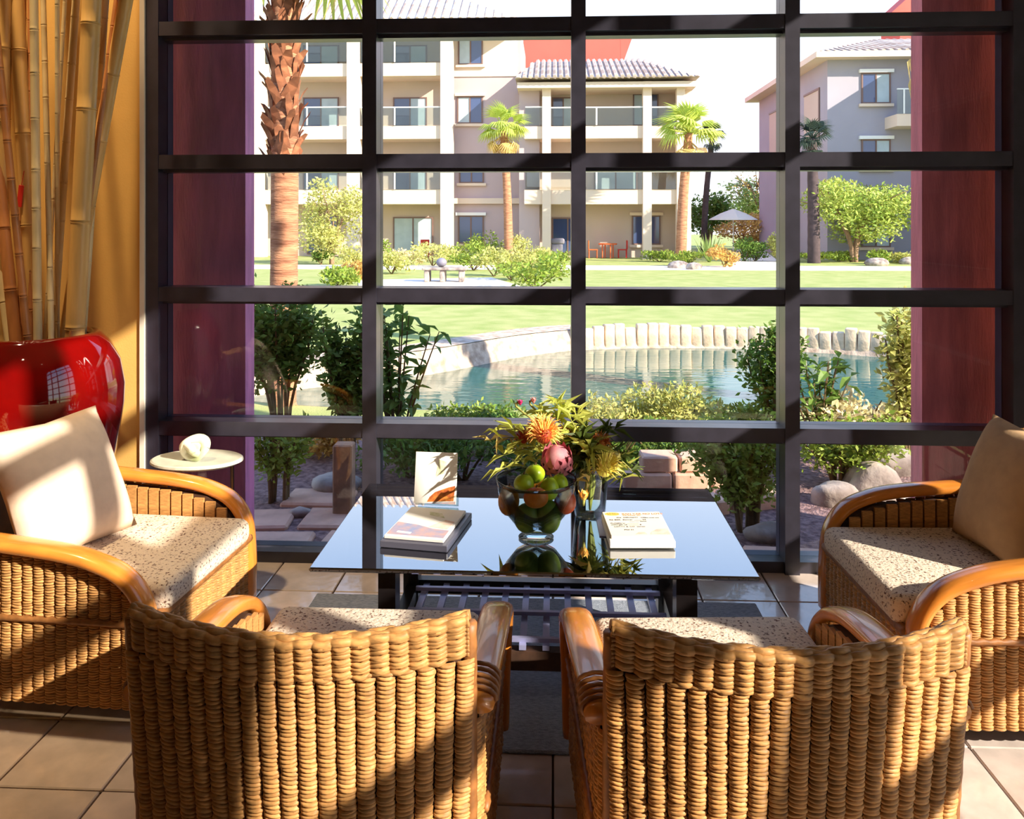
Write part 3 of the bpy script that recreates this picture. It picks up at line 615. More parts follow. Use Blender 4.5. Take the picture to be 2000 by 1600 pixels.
stem_shrub('sprawling green shrub spilling onto the gravel by the third window bar', 1462, 1040, 0, .62, .62, m_lf_mid, 12, 3400, .044, 65, .25)
stem_shrub('low green shrub right of the third window bar below the pale bush', 1640, 950, 0, .42, .8, m_lf_mid, 11, 2600, .045, 66, .3)
stem_shrub('small drooping shrub over the gravel on the left', 545, 985, 0, .5, .4, m_lf_mid, 7, 900, .05, 67, .3)
# shrub with large separate leaves
def bigleaf(label, px, py, h, w, m, nst, per, L, seed):
    b = gr(px, py, ZG); o = thing('broadleaf_shrub', label, 'shrub', b); R = random.Random(seed); st = MB()
    lm = MB().add([(0,0,0),(L*.4,-L*.22,.01),(L*.4,L*.22,.01),(L,0,-L*.25),(L*.42,0,-L*.03),(L*.75,-L*.14,-L*.1),(L*.75,L*.14,-L*.1)], [(0,1,4),(0,4,2),(1,5,4),(4,5,3),(4,3,6),(4,6,2)]).mesh('leaf', m)
    for k in range(nst):
        a = R.uniform(0,2*PI); rr = w/2*R.uniform(.2,1); tip = Vector((rr*math.cos(a), rr*math.sin(a)*.6, h*R.uniform(.8,1)))
        pts = spline([(0,0,-.03), tip*.45+Vector((0,0,.05*h)), tip], 8); st.tube(pts, lambda i,t: .011*(1-.7*t), 5)
        for j in range(per):
            p = pts[min(7,3+int(5*j/per))]
            f = link('leaf', lm, o, p); f.rotation_euler = (R.uniform(-.5,.5), R.uniform(-.9,.5), R.uniform(0,2*PI)); s = R.uniform(.7,1.25); f.scale = (s,s,s)
    st.build('stems', m_stem, o); return o
bigleaf('dark broad leaved shrub just right of the first window bar', 775, 905, 1.08, .66, m_lf_dark, 16, 15, .13, 71)
bigleaf('broad leaved green plant right of the third window bar', 1600, 900, .72, .5, m_lf_dark, 10, 12, .12, 72)
# hedge and low bushes
for i,(lb,px,py,w,h,m,lf) in enumerate([('sunlit clipped shrub beside the middle window bar',1185,868,.75,.38,m_lf_yel,.05),('sunlit shrub second from the middle window bar',1265,868,.75,.42,m_lf_yel,.05),
  ('sunlit shrub third from the middle window bar',1345,868,.75,.45,m_lf_yel,.05),('sunlit low shrub before the feathery dark shrub',1430,868,.7,.36,m_lf_mid,.05),
  ('pale cream feathery bush right of the third window bar',1662,892,.75,.55,m_lf_pale,.06),('pale dry bush at the foot of the yellowish shrub',1735,890,.55,.35,m_lf_pale,.055),
  ('green low shrub behind the broad leaved shrub',905,875,.7,.36,m_lf_mid,.045),('yellow ground shrub near the first window bar',855,880,.5,.3,m_lf_yel,.045),('flowering ground shrub left of the bouquet',965,880,.6,.34,m_lf_dark,.045),
  ('yellow tuft at the foot of the dark shrub',640,888,.5,.25,m_lf_dry,.05),('dark undergrowth bush behind the standing booklet',800,935,.8,.38,m_lf_dark,.05),('dark undergrowth bush left of the bouquet',905,940,.75,.38,m_lf_dark,.05),
  ('dark undergrowth bush behind the bouquet',1060,930,.8,.36,m_lf_dark,.05),('dark low bush behind the planter wall',1290,905,.8,.3,m_lf_dark,.045),('dark low bush behind the planter wall end',1400,905,.7,.3,m_lf_mid,.045),('dark low bush right of the bouquet',1200,915,.6,.32,m_lf_dark,.045)]):
    bush(lb, px, py, w, h, m, n=1500, leaf=lf, seed=90+i, lumps=12)
# low planter wall of blocks, flagstones, boulders
pw = thing('block_planter', 'low pinkish block planter outside behind the bouquet', 'planter', (1.15,5.25,ZG))
bk = [rbox((-.15,-.09,0),(.15,.09,.10),.01,1).mesh('block', m_flag), rbox((-.11,-.09,0),(.11,.09,.10),.01,1).mesh('block', m_flag)]
for c in range(2):
    x = -.68+.08*c
    for i in range(3):
        o = link('block', bk[(i+c)%2], pw, (x+.12, .02*i+.03*c, c*.102)); o.rotation_euler = (0,0,.05+random.uniform(-.03,.03)); x += .275
for i in range(3):
    o = link('block', bk[0], pw, (-.66+.33*i, -.62+.13*i, 0)); o.rotation_euler = (0,0,.38+random.uniform(-.03,.03)); o.scale = (1.12,1.1,.9)
fp = thing('flagstone_path', 'pinkish flagstones set in the gravel outside the left panes', 'paving', (-1.2,4.5,ZG+.01))
fm = rbox((-.2,-.14,-.03),(.2,.14,.025),.012,1).mesh('flagstone', m_flag)
for (x,y,s,r) in ((-.25,-.35,1,.05),(.2,-.33,1,-.08),(-.45,-.02,1,.1),(.02,.02,1.05,.02),(.5,-.02,1,.1),(-.2,.36,1,.0),(.28,.36,1,-.06),(.72,.38,1,.1),(.62,-.38,.9,.04),(1.1,-.36,.9,0)):
    o = link('flagstone', fm, fp, (x,y,0)); o.rotation_euler = (0,0,r); o.scale = (s,s,1)
fp2 = thing('flagstone_path', 'pinkish flagstones outside by the table right corner', 'paving', (1.0,4.45,ZG+.01))
for (x,y,s,r) in ((-.3,-.4,1,.05),(.15,-.38,1,-.08),(.6,-.42,1,.1),(.95,-.38,1,0),(1.5,1.35,1.2,.4)):
    o = link('flagstone', fm, fp2, (x,y,0)); o.rotation_euler = (0,0,r); o.scale = (s,s,1)
for i,(lb,px,py,s) in enumerate([('pale boulder beside the third window bar',1625,985,.17),('grey boulder behind the right armchair',1700,965,.24),('grey stone under the sprawling shrub',1500,1060,.12),('sunlit boulder at the foot of the pale bush',1740,925,.2),
   ('grey boulder left of the first window bar',660,960,.16),('pale rock on the pond edge behind the bouquet',1115,850,.22),('pale rock left of the bouquet on the pond edge',985,862,.2),('small pale rock on the gravel by the vase side',590,1010,.07)]):
    o = blob((s*.9,.7*s,.55*s), 3, .34, 20+i).build('boulder', m_rock, None, gr(px,py,ZG)+Vector((0,0,.25*s)), True); tag(o, lb, 'rock')
b = gr(672,1010,ZG); tag(rbox((-.055,-.05,-.02),(.055,.05,.42),.008,1).build('timber_post', m_bark, None, b), 'short weathered timber post outside left of the first window bar', 'post')

# ------------------------------------------------------------------ rug and coffee table
rug = rbox((-.98,2.38,0),(.82,3.36,.012),.005,1).build('rug', m_rug); tag(rug, 'slate grey woven rug lying under the glass coffee table', 'rug')
TZ = .48; tx0, tx1, ty0, ty1 = -.755, .625, 2.5, 3.33
ct = thing('coffee_table', 'glass topped coffee table with black legs and slatted shelf', 'table', (-.065,2.915,.012))
def L_(x,y,z): return (x+.065, y-2.915, z-.012)
rbox(L_(tx0,ty0,TZ-.014), L_(tx1,ty1,TZ), .004, 1).build('glass_top', m_tabletop, ct)
for (x0,x1,y0_,y1_) in ((-.555,-.5,2.58,2.66),(.385,.45,2.58,2.66),(-.555,-.5,3.02,3.1),(.385,.45,3.02,3.1)):
    MB().box(L_(x0,y0_,.013), L_(x1,y1_,TZ-.015)).build('leg', m_black, ct)
MB().box(L_(-.5,2.6,.125), L_(.385,2.64,.185)).build('front_rail', m_wickd, ct)
MB().box(L_(-.5,3.04,.165), L_(.385,3.08,.215)).build('back_rail', m_black, ct)
for x in (-.545,.40): MB().box(L_(x,2.66,.15), L_(x+.04,3.02,.2)).build('side_rail', m_black, ct)
for i in range(12):
    x = -.48+i*.0745; MB().box(L_(x,2.6,.19), L_(x+.022,3.06,.205)).build('slat', m_steel, ct)
for y in (2.62,2.8,2.97): MB().box(L_(-.5,y,.205), L_(.385,y+.016,.218)).build('cross_slat', m_steel, ct)
MB().box(L_(-.5,2.6,TZ-.05), L_(.385,2.625,TZ-.016)).box(L_(-.5,3.05,TZ-.05), L_(.385,3.075,TZ-.016)).build('top_frame', m_black, ct)

# ------------------------------------------------------------------ wicker armchairs
def rib(L, w=.0362, dep=.0125, pitch=.0089, seed=0):
    R = random.Random(seed); n = int(L/pitch); V = []; Fc = []; k = 7; rowsn = 0
    for i in range(n):
        tl = R.uniform(-.16,.10); am = R.uniform(.82,1.1); off = R.uniform(-.0012,.0012)
        for u,h in ((.02,.22),(.2,.86),(.5,1.0),(.8,.86),(.98,.22)):
            for j in range(k):
                a = -PI/2+PI*j/(k-1); x = w/2*math.sin(a)*(1 if h > .8 else .9)+off
                V.append((x, -dep*math.cos(a)*h*am-.001, (i+u)*pitch+tl*x))
            rowsn += 1
    for r in range(rowsn-1):
        for j in range(k-1): Fc.append((r*k+j, r*k+j+1, (r+1)*k+j+1, (r+1)*k+j))
    me = bpy.data.meshes.new('wicker_rib'); me.from_pydata(V, [], Fc); me.materials.append(m_wick); me.polygons.foreach_set('use_smooth', [True]*len(me.polygons)); return me
RB = [rib(.627, seed=i) for i in range(3)]; RS = [rib(.48, seed=10+i) for i in range(3)]; RF = [rib(.25, seed=20+i) for i in range(2)]
CW = .328; SW = .352; LEAN = .1
def arc(t): return Vector((CW*t, -.325-.072*(1-t*t), 0))
def arc_top(t, z): p = arc(t); return Vector((p.x*(1+.02*z), p.y-math.sin(LEAN)*(z-.06), z))
ARM = spline([(.345,-.33,.568),(.352,-.1,.552),(.356,.08,.536),(.357,.19,.512),(.354,.28,.468),(.349,.335,.39),(.346,.352,.27),(.345,.354,.1)], 40)
def armz(y):
    b = max((p for p in ARM if p.y <= y+.02), key=lambda p: p.y, default=ARM[0]); return b.z
def make_chair():
    parts = []
    def pt(name, me, M=None, sub=None): parts.append((name, me, M or Matrix.Identity(4), sub or []))
    nb = 19
    for i in range(nb):
        t = -1+2*(i+.5)/nb*1.0; p = arc(t)
        M = Matrix.Translation((p.x,p.y,.07)) @ Matrix.Rotation(math.atan2(.144*t,CW),4,'Z') @ Matrix.Rotation(LEAN,4,'X')
        pt('wicker_rib', RB[i%3], M)
    # lining behind and in front of the back ribs
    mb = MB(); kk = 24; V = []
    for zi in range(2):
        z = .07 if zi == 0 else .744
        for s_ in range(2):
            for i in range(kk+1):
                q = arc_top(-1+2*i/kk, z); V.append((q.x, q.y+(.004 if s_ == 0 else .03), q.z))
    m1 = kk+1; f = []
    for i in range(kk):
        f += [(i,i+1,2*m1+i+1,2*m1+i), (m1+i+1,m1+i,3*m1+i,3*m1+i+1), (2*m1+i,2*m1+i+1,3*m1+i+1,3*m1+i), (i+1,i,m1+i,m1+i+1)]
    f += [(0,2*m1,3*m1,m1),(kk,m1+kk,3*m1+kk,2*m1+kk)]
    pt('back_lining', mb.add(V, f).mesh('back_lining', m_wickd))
    # horizontally woven top band, one cane strand per row, and the corner posts
    def row(seed, r, out, ph):
        n = 190; R = random.Random(seed); P = []
        for i in range(n):
            t = -1.02+2.04*i/(n-1); q = arc_top(t,.682); w = abs(math.cos(PI*(t+1)/2*nb+PI/2)); nr = Vector((.144*t,-CW,0)).normalized()
            P.append(q+nr*(.002+out*w)+Vector((0,0,.018*t*t+.0022*math.sin(PI*(t+1)/2*nb*1.0+ph)+R.uniform(-.0005,.0005))))
        return MB().sweep(P, lambda i,t: [(r*1.0*math.cos(a), r*1.15*math.sin(a)) for a in [2*PI*j/7 for j in range(7)]], Vector((.03,1,.05))).mesh('cane_strand', m_wick, True)
    rws = [row(40+k, .0049, .0088, k*PI) for k in range(3)]
    for k in range(8):
        dz = k*.0084; pt('cane_strand', rws[k%3], Matrix.Translation((0,-math.sin(LEAN)*dz,dz)))
    for k,(dy,dz) in enumerate(((.000,.067),(.010,.072),(.021,.071),(.030,.063))): pt('cane_strand', row(50+k, .0078, .005, k*PI), Matrix.Translation((0,dy-.007,dz)))
    for t in (-1,1): pt('corner_post', MB().tube([arc_top(t,z)+Vector((.006*t,.012,0)) for z in np.linspace(.06,.757,30)], lambda i,u: .016+.0012*(i%2), 9).mesh('corner_post', m_bind, True))
    for s in (-1,1):
        for i in range(18):
            y = -.295+i*.0362; z1 = max(.2, armz(y)-.022); M = Matrix.Translation((s*SW,y,.07)) @ Matrix.Rotation(s*PI/2,4,'Z') @ Matrix.Diagonal((1,1,(z1-.07)/.48,1))
            pt('wicker_rib', RS[i%3], M)
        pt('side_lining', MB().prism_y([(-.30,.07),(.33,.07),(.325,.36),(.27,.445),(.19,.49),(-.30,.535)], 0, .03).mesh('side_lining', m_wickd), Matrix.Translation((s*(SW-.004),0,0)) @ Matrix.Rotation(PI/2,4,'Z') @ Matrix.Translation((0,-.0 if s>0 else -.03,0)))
        pt('wicker_rib', RS[0], Matrix.Translation((s*(SW-.008),-.322,.07)) @ Matrix.Rotation(s*PI/4,4,'Z') @ Matrix.Diagonal((1,1,.98,1)))
        # inner face slats of the arm
        for i in range(12):
            y = -.25+i*.046; z1 = armz(y)-.03
            pt('inner_slat', SL, Matrix.Translation((s*(SW-.034),y,.36)) @ Matrix.Rotation(-s*PI/2,4,'Z') @ Matrix.Diagonal((1,1,(z1-.36)/.2,1)))
        band = MB().tube([(s*(SW+.013),-.3+.02*j,.33+.003*(j%2)) for j in range(33)], lambda i,t: .008+.003*(i%2), 6).mesh('binding', m_bind, True); pt('binding', band)
        arm = MB().sweep([Vector((s*p.x,p.y,p.z)) for p in ARM], lambda i,t: [((.042-.012*max(0,t-.7)*2)*math.copysign(abs(math.cos(a))**.7,math.cos(a)), .021*math.copysign(abs(math.sin(a))**.8,math.sin(a))) for a in [2*PI*j/14 for j in range(14)]], Vector((1,0,0))).mesh('arm', m_arm, True)
        pt('arm', arm)
        coil = MB().tube([(s*.345+.046*math.cos(a),-.325+a*.0035,.572+.026*math.sin(a)) for a in np.linspace(0,10*PI,80)], .005, 5).mesh('cane_wrap', m_bind, True); pt('cane_wrap', coil)
        for yy in (-.3,.33): pt('leg', MB().tube([(s*.3,yy,0),(s*.3,yy,.09)], .02, 10).mesh('leg', m_wickd, True))
    for i in range(18):
        x = -.305+i*.0359; pt('wicker_rib', RF[i%2], Matrix.Translation((x,.352,.07)) @ Matrix.Rotation(PI,4,'Z'))
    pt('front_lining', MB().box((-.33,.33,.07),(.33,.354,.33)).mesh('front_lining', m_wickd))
    pt('front_rim', MB().tube([(-.33+.01*j,.358,.335+.002*(j%2)) for j in range(67)], lambda i,t: .016+.002*(i%2), 8).mesh('front_rim', m_bind, True))
    pt('seat_cushion', rbox((-.298,-.30,.335),(.298,.385,.43),.035,4).mesh('seat_cushion', m_seat, True))
    return parts
SL = MB().box((-.019,-.012,0),(.019,0,.2)).mesh('inner_slat', m_wick)
PARTS = make_chair()
def place_chair(label, x, y, rz):
    o = thing('wicker_armchair', label, 'armchair', (x,y,.0), rz, 'wicker armchairs around the coffee table')
    for (nm, me, M, sub) in PARTS: link(nm, me, o, M=M)
    return o
place_chair('wicker armchair seen from behind, nearest the bamboo side of the table', -.505, 1.99, 0)
place_chair('wicker armchair seen from behind, its back toward us on the book stack side', .428, 1.985, math.radians(3.5))
cl = place_chair('wicker armchair in side view holding the cream pillow beside the red vase', -1.55, 2.80, -PI/2-math.radians(4))
cr_ = place_chair('wicker armchair in side view holding the tan pillow near the maroon pier', 1.39, 2.81, PI/2+math.radians(2))
def pillow(label, m, loc, rot, w=.46, th=.085):
    n = 18; V = []
    for s in (1,-1):
        for i in range(n+1):
            for j in range(n+1):
                u = -1+2*i/n; v_ = -1+2*j/n; k = (1-abs(u)**3)*(1-abs(v_)**3); r = 1-.07*(1-abs(u)*abs(v_))*max(abs(u),abs(v_))**4
                V.append((u*w/2*r, s*th*k**.6, v_*w/2*r+w/2))
    m1 = (n+1)**2; f = []
    for i in range(n):
        for j in range(n):
            a = i*(n+1)+j; f += [(a,a+1,a+n+2,a+n+1),(m1+a,m1+a+n+1,m1+a+n+2,m1+a+1)]
    o = MB().add(V, f).build('throw_pillow', m, None, loc, True); o.rotation_euler = rot; tag(o, label, 'pillow')
    md = o.modifiers.new('weld','WELD'); md.merge_threshold = .001
    return o
pillow('cream linen pillow leaning in the armchair beside the red vase', m_pillow, (-1.60,2.74,.43), (-.42,0,-PI/2-.25+PI), .47)
pillow('tan linen pillow leaning in the armchair near the maroon pier', m_pillow2, (1.46,2.83,.43), (-.34,0,PI/2+.05+PI), .45)

# ------------------------------------------------------------------ red floor vase with bamboo
vx, vy = -2.13, 3.24
vs = thing('floor_vase', 'tall glossy red glazed floor vase holding bamboo poles', 'vase', (vx,vy,0))
prof = [(.17,0),(.19,.01),(.21,.12),(.26,.35),(.32,.6),(.35,.8),(.352,.88),(.335,.98),(.3,1.05),(.268,1.085),(.255,1.10),(.235,1.10),(.225,1.08),(.24,1.03),(.27,.9),(.25,.5),(.16,.1),(.0,.06)]
MB().lathe(prof, 48).build('body', m_vase, vs, smooth=True)
rad = .0
poles = [ # (top px, py), (bottom px, py), top px width, lean points, material, label
 ((181,-20),(147,640),36,0,'thick golden bamboo pole, the stoutest upright one at the right of the vase'),
 ((250,-20),(158,480),27,0,'golden bamboo pole leaning outward furthest toward the window'),
 ((207,-20),(168,560),15,1,'slim bamboo pole between the two stout golden ones'),
 ((150,-20),(104,650),15,1,'slim pale bamboo pole just left of the stoutest one'),
 ((84,-20),(100,660),11,1,'thin pale bamboo cane curving beside the slim pale pole'),
 ((66,-20),(74,660),16,1,'pale straight bamboo pole in the middle of the bunch'),
 ((30,-20),(64,560),30,0,'stout amber bamboo pole left of the pale straight one'),
 ((-8,60),(54,660),14,2,'slim brown bamboo pole leaning right across the stout amber one'),
 ((-30,300),(18,670),16,1,'pale bamboo cane low at the left frame edge'),
 ((58,-20),(60,660),9,2,'thin brown bamboo cane close behind the pale straight pole'),
 ((-40,-20),(30,660),22,2,'brown bamboo pole at the far left of the bunch'),
 ((128,-20),(88,660),8,1,'thin bamboo cane crossing behind the slim pale pole'),
 ((112,-20),(112,655),9,1,'thin straight pale cane between the slim pale pole and the stoutest one'),((46,-20),(40,662),12,2,'brown cane half hidden behind the stout amber pole'),((230,-20),(140,650),10,2,'thin brown cane leaning right behind the stoutest pole'),
 ((10,-20),(4,660),26,0,'amber bamboo pole at the left frame edge')]
R = random.Random(5); DEPTH = {0: -.02, 1: .10, 2: .14, 3: .04, 5: -.06, 6: .06, 7: -.08}
for k,((tx,ty),(bx,by),wpx,mi,lb) in enumerate(poles):
    Yt = vy+R.uniform(-.05,.16); Yb = vy+R.uniform(-.05,.12)
    if k in DEPTH: Yt = Yb = vy+DEPTH[k]
    a = at(tx,ty,Yt); b = at(bx,by,Yb); dv = (a-b)
    bot = b+dv*((.35-b.z)/dv.z); 
    ex = Vector((vx,vy,.35)); bot = ex+(bot-ex)*min(1,.16/max(.01,(Vector((bot.x,bot.y,.35))-ex).length))
    top = b+dv*((3.3-b.z)/dv.z)
    r = wpx/1600*3.25/2; n = 60; pts = spline([bot, b, a, top], n); lastn = 0; seg = max(.14, r*11); acc = R.uniform(0,seg)
    def rf_(i,t): return r*(1.02-.08*t)
    mb = MB(); P_ = []; RR = []
    L = 0; nextn = acc
    for i in range(n-1):
        s0 = pts[i]; s1 = pts[i+1]; l = (s1-s0).length; P_.append(s0); RR.append(r)
        while L+l > nextn:
            f = (nextn-L)/l; q = s0.lerp(s1,f); d = (s1-s0).normalized()
            for du,rr in ((-.006,r),(-.0025,r*1.07),(-.0008,r*.93),(.0008,r*.93),(.003,r*1.09),(.008,r)): P_.append(q+d*du); RR.append(rr)
            nextn += seg*R.uniform(.85,1.15)
        L += l
    # keep the order along the pole
    o_ = sorted(range(len(P_)), key=lambda i: (P_[i]-bot).length); P_ = [P_[i]-bot for i in o_]; RR = [RR[i] for i in o_]
    mb.tube(P_, RR, 12)
    if k == 6: tagp = a.lerp(b, .66)+Vector((0,-r*1.06-.002,0))
    o = mb.build('bamboo_pole', m_bam[mi], None, bot, True); tag(o, lb, 'bamboo', 'bamboo poles in the red vase')
q = tagp; rt = rbox((-.011,-.002,-.09),(.011,.002,.0),.001,1).build('paper_tag', m_redtag, None, q); rt.rotation_euler = (0,.12,0); tag(rt, 'narrow red paper tag hanging among the bamboo poles', 'tag')
MB().tube([(0,0,0),(.004,0,.06)], .0015, 5).build('loop', m_redtag, rt)

# side tables
def side_table(label, x, y, z, r, mtop, ry=.8):
    o = thing('side_table', label, 'table', (x,y,0))
    MB().lathe([(r*.9,z-.022),(r,z-.012),(r*.99,z-.004),(r*.95,z)], 40, sx=1, sy=ry).build('table_top', mtop, o, smooth=False)
    for k in range(3):
        a = 2*PI*k/3+.3; MB().tube([(r*.75*math.cos(a),r*.75*ry*math.sin(a),0),(r*.75*math.cos(a),r*.75*ry*math.sin(a),z-.022)], .008, 8).build('leg', m_chrome, o)
    MB().tube([(r*.75*math.cos(a),r*.75*ry*math.sin(a),.2) for a in np.linspace(0,2*PI,32)], .005, 6).build('ring_stretcher', m_chrome, o)
    return o
st1 = side_table('oval grey stone side table behind the armchair with the cream pillow', -1.475, 3.33, .575, .19, m_stone, .72)
st2 = side_table('round glass side table behind the armchair near the maroon pier', 1.92, 3.33, .60, .16, m_tabletop, .8)
kn = thing('knot_ornament', 'round white glass knot ornament on the grey stone side table', 'ornament', (-1.468,3.30,.575))
kp = [(.046*math.cos(a), .016*math.sin(2*a)-.012, .05+.04*math.sin(a)) for a in np.linspace(0,2*PI,50)]
MB().tube(kp, lambda i,t: .017+.006*math.sin(4*PI*t), 10, caps=False).build('ring_loop', m_knot, kn, smooth=True)
MB().tube(spline([(-.035,-.02,.075),(.0,-.035,.055),(.005,-.03,.04),(.035,-.02,.022)],14), .016, 10).build('cross_loop', m_knot, kn, smooth=True)
blob((.042,.026,.04),3,.02,2).build('core', m_knot, kn, (0,0,.05), True)

# ------------------------------------------------------------------ things on the coffee table
def on(px, py): return gr(px, py, TZ+.001)
bc = on(1047,1050)
bw = thing('fruit_bowl', 'clear footed glass bowl filled with fruit on the coffee table', 'bowl', bc)
bp = [(.055,0),(.06,.004),(.035,.012),(.03,.02),(.07,.045),(.105,.09),(.125,.14),(.134,.185),(.136,.2),(.133,.2),(.130,.183),(.121,.14),(.10,.092),(.066,.05),(.0,.03)]
MB().lathe(bp, 40).build('body', m_bowl, bw, smooth=True)
MB().tube([(.1345*math.cos(a),.1345*math.sin(a),.2) for a in np.linspace(0,2*PI,49)], .003, 6, caps=False).build('rim', m_bowl, bw, smooth=True)
m_lime = mat('lime_skin', (168,196,40), .3, var=.12, vscale=12); m_mango = mat('mango_skin', (186,74,34), .35, col2=(214,130,50), vscale=9); m_red = mat('red_fruit_skin', (150,36,30), .35, col2=(190,90,50), vscale=12)
m_melon = mat('green_melon_skin', (60,92,34), .35, col2=(120,146,60), vscale=12); m_ban = mat('ripe_yellow_skin', (206,140,46), .4, col2=(120,70,30), vscale=14)
def fr(px, py, dy): return at(px, py, bc.y+dy)-bc
fruit = [('apple','lime green fruit highest in the bowl',fr(1045,926,.01),(.034,.033,.031),m_lime),('apple','lime green fruit at the left rim of the bowl',fr(1023,945,-.04),(.034,.033,.032),m_lime),
 ('apple','lime green fruit at the centre right of the bowl',fr(1073,955,-.04),(.031,.032,.038),m_lime),('apple','lime green fruit behind the right one',fr(1093,946,.02),(.030,.031,.034),m_lime),
 ('mango','orange red mango at the front of the bowl',fr(1047,972,-.085),(.042,.034,.034),m_mango),('pomegranate','dark red fruit at the right of the bowl',fr(1104,980,-.025),(.038,.036,.042),m_red),
 ('melon','striped green melon low at the right of the bowl',fr(1071,1010,-.04),(.044,.04,.056),m_melon),('gourd','dark green gourd low at the left of the bowl',fr(1030,1012,-.04),(.044,.04,.05),m_melon),
 ('papaya','golden brown papaya at the left of the bowl',fr(994,978,-.02),(.036,.04,.05),m_ban),('papaya','golden papaya at the back of the bowl',fr(1055,960,.06),(.055,.04,.045),m_ban)]
m_cal = mat('brown_stalk', (92,70,40), .8)
for i,(nm,lb,p,r,m) in enumerate(fruit):
    o = thing(nm, lb, 'fruit', bc+Vector(p)); blob(r,3,.035,30+i).build('flesh', m, o, smooth=True)
    st = MB().tube([(0,0,r[2]*.95),(.003,0,r[2]*1.0+.008)], .003, 6).build('stalk', m_cal, o)
    if m is m_lime:
        for k in range(3): f = MB().add([(0,0,r[2]*.98),(.008,.004,r[2]*1.05),(.018,0,r[2]*.93),(.008,-.004,r[2]*1.05)], [(0,1,2),(0,2,3)]).build('calyx', m_lf_mid, o); f.rotation_euler = (0,0,k*2.1)
# flower vase behind the bowl
fc = on(1148,1010); fc.y += .07; fc = Vector((.135, 3.0, TZ+.001))
fv = thing('flower_vase', 'clear glass vase holding the tropical bouquet behind the fruit bowl', 'vase', fc)
MB().lathe([(.05,0),(.055,.004),(.06,.06),(.066,.14),(.075,.2),(.071,.2),(.062,.14),(.056,.06),(.05,.008),(0,.008)], 32).build('body', m_bowl, fv, smooth=True)
m_prot = mat('dusty_pink_protea', (206,146,150), .7, col2=(170,84,104), vscale=20); m_pin = mat('orange_pincushion', (255,196,96), .6, island=.2); m_pinr = mat('red_bract', (190,70,44), .6); m_yelf = mat('yellow_pincushion', (252,234,110), .6, island=.2)
m_rust = mat('rust_banksia', (200,112,34), .6, island=.3); m_pale = mat('pale_yellow_petal', (246,232,140), .5); m_pinkf = mat('hot_pink_bloom', (226,40,120), .5); m_oliv = mat('olive_stem', (150,150,70), .6)
def stemto(par, p): MB().tube(spline([fc+Vector((0,0,.03))-p, (fc+Vector((0,0,.2))-p)*1.0, Vector((0,0,-.03)), Vector((0,0,0))], 12), .004, 6).build('stem', m_oliv, par, smooth=True)
def pincushion(label, p, r, m, mb_=None, n=110, rot=(0,0,0), grp='pincushion blooms in the bouquet'):
    o = thing('pincushion_flower', label, 'flower', p, 0, None); mbq = MB(); R = random.Random(int(p.x*999))
    for k in range(n):
        z = 1-1.5*(k+.5)/n; a = k*2.399; s = math.sqrt(max(0,1-z*z)); d = Vector((s*math.cos(a), s*math.sin(a), z)); t = d.orthogonal().normalized()
        c = d*r*.72+Vector((0,0,.25*r))+t*R.uniform(-.1,.1)*r; e = d*r*R.uniform(.95,1.12)+Vector((0,0,.12*r))
        w = r*.035; mbq.add([d*r*.25-t*w, d*r*.25+t*w, c+t*w, c-t*w, e], [(0,1,2,3),(3,2,4)])
    mbq.build('styles', m, o); blob((.45*r,.45*r,.45*r),2,.05,1).build('core', mb_ or m, o, smooth=True); stemto(o, p); return o
def fp_(px, py, Y): return at(px, py, Y)
pincushion('orange and yellow pincushion flower at the centre of the bouquet', fp_(1062,850,2.90), .07, m_pin, m_pinr, 150)
pincushion('yellow pincushion flower low on the right of the bouquet', fp_(1180,915,2.91), .068, m_yelf, m_yelf, 130)
pincushion('rusty orange bloom on the right of the bouquet', fp_(1172,868,2.98), .045, m_rust, m_rust, 130)
pincushion('small red bloom on the left of the bouquet', fp_(1022,858,2.95), .036, m_pinr, m_pinr, 80)
pincushion('dark rust bloom behind the middle of the bouquet', fp_(1108,855,3.05), .05, m_rust, m_pinr, 90)
p = fp_(1088,898,2.88); pr = thing('protea_flower', 'large dusty pink protea above the limes', 'flower', p)
blob((.046,.046,.055),3,.02,4).build('head', m_prot, pr, smooth=True)
pm_ = MB().add([(-.012,0,0),(.012,0,0),(.017,-.016,.035),(-.017,-.016,.035),(0,-.004,.075)], [(0,1,2,3),(3,2,4)]).mesh('bract', mat('rose_bract', (206,110,126), .6))
for ring in range(3):
    for k in range(12):
        a = 2*PI*k/12+ring*.26; f = link('bract', pm_, pr, (.034*math.sin(a),-.034*math.cos(a),-.05+.012*ring)); f.rotation_euler = (.35-.12*ring,0,a); s = .8+.1*ring; f.scale = (s,s,s)
pr.rotation_euler = (.5,0,0); 
for lb,px,py,Y,r,m in (('round pale yellow blossom at the right edge of the bouquet',1201,893,2.95,.03,m_pale),('hot pink blossom rising at the top left of the bouquet',1016,786,3.02,.013,m_pinkf),('small pink blossom at the top of the bouquet',1042,782,3.03,.014,mat('soft_pink_bloom',(236,150,150),.5)),('golden blossom below the yellow pincushion',1140,968,2.92,.024,m_pin)):
    p = fp_(px,py,Y); o = thing('blossom', lb, 'flower', p)
    for k in range(7):
        a = 2*PI*k/7; f = MB().add([(0,0,-r),(r*.55,-r*.4,0),(r*.9,0,r*.75),(r*.55,r*.4,0)], [(0,1,2),(0,2,3)]).build('petal', m, o); f.rotation_euler = (0,0,a)
    blob((.5*r,.5*r,.8*r),2,.0,1).build('core', m, o, smooth=True); stemto(o, p)
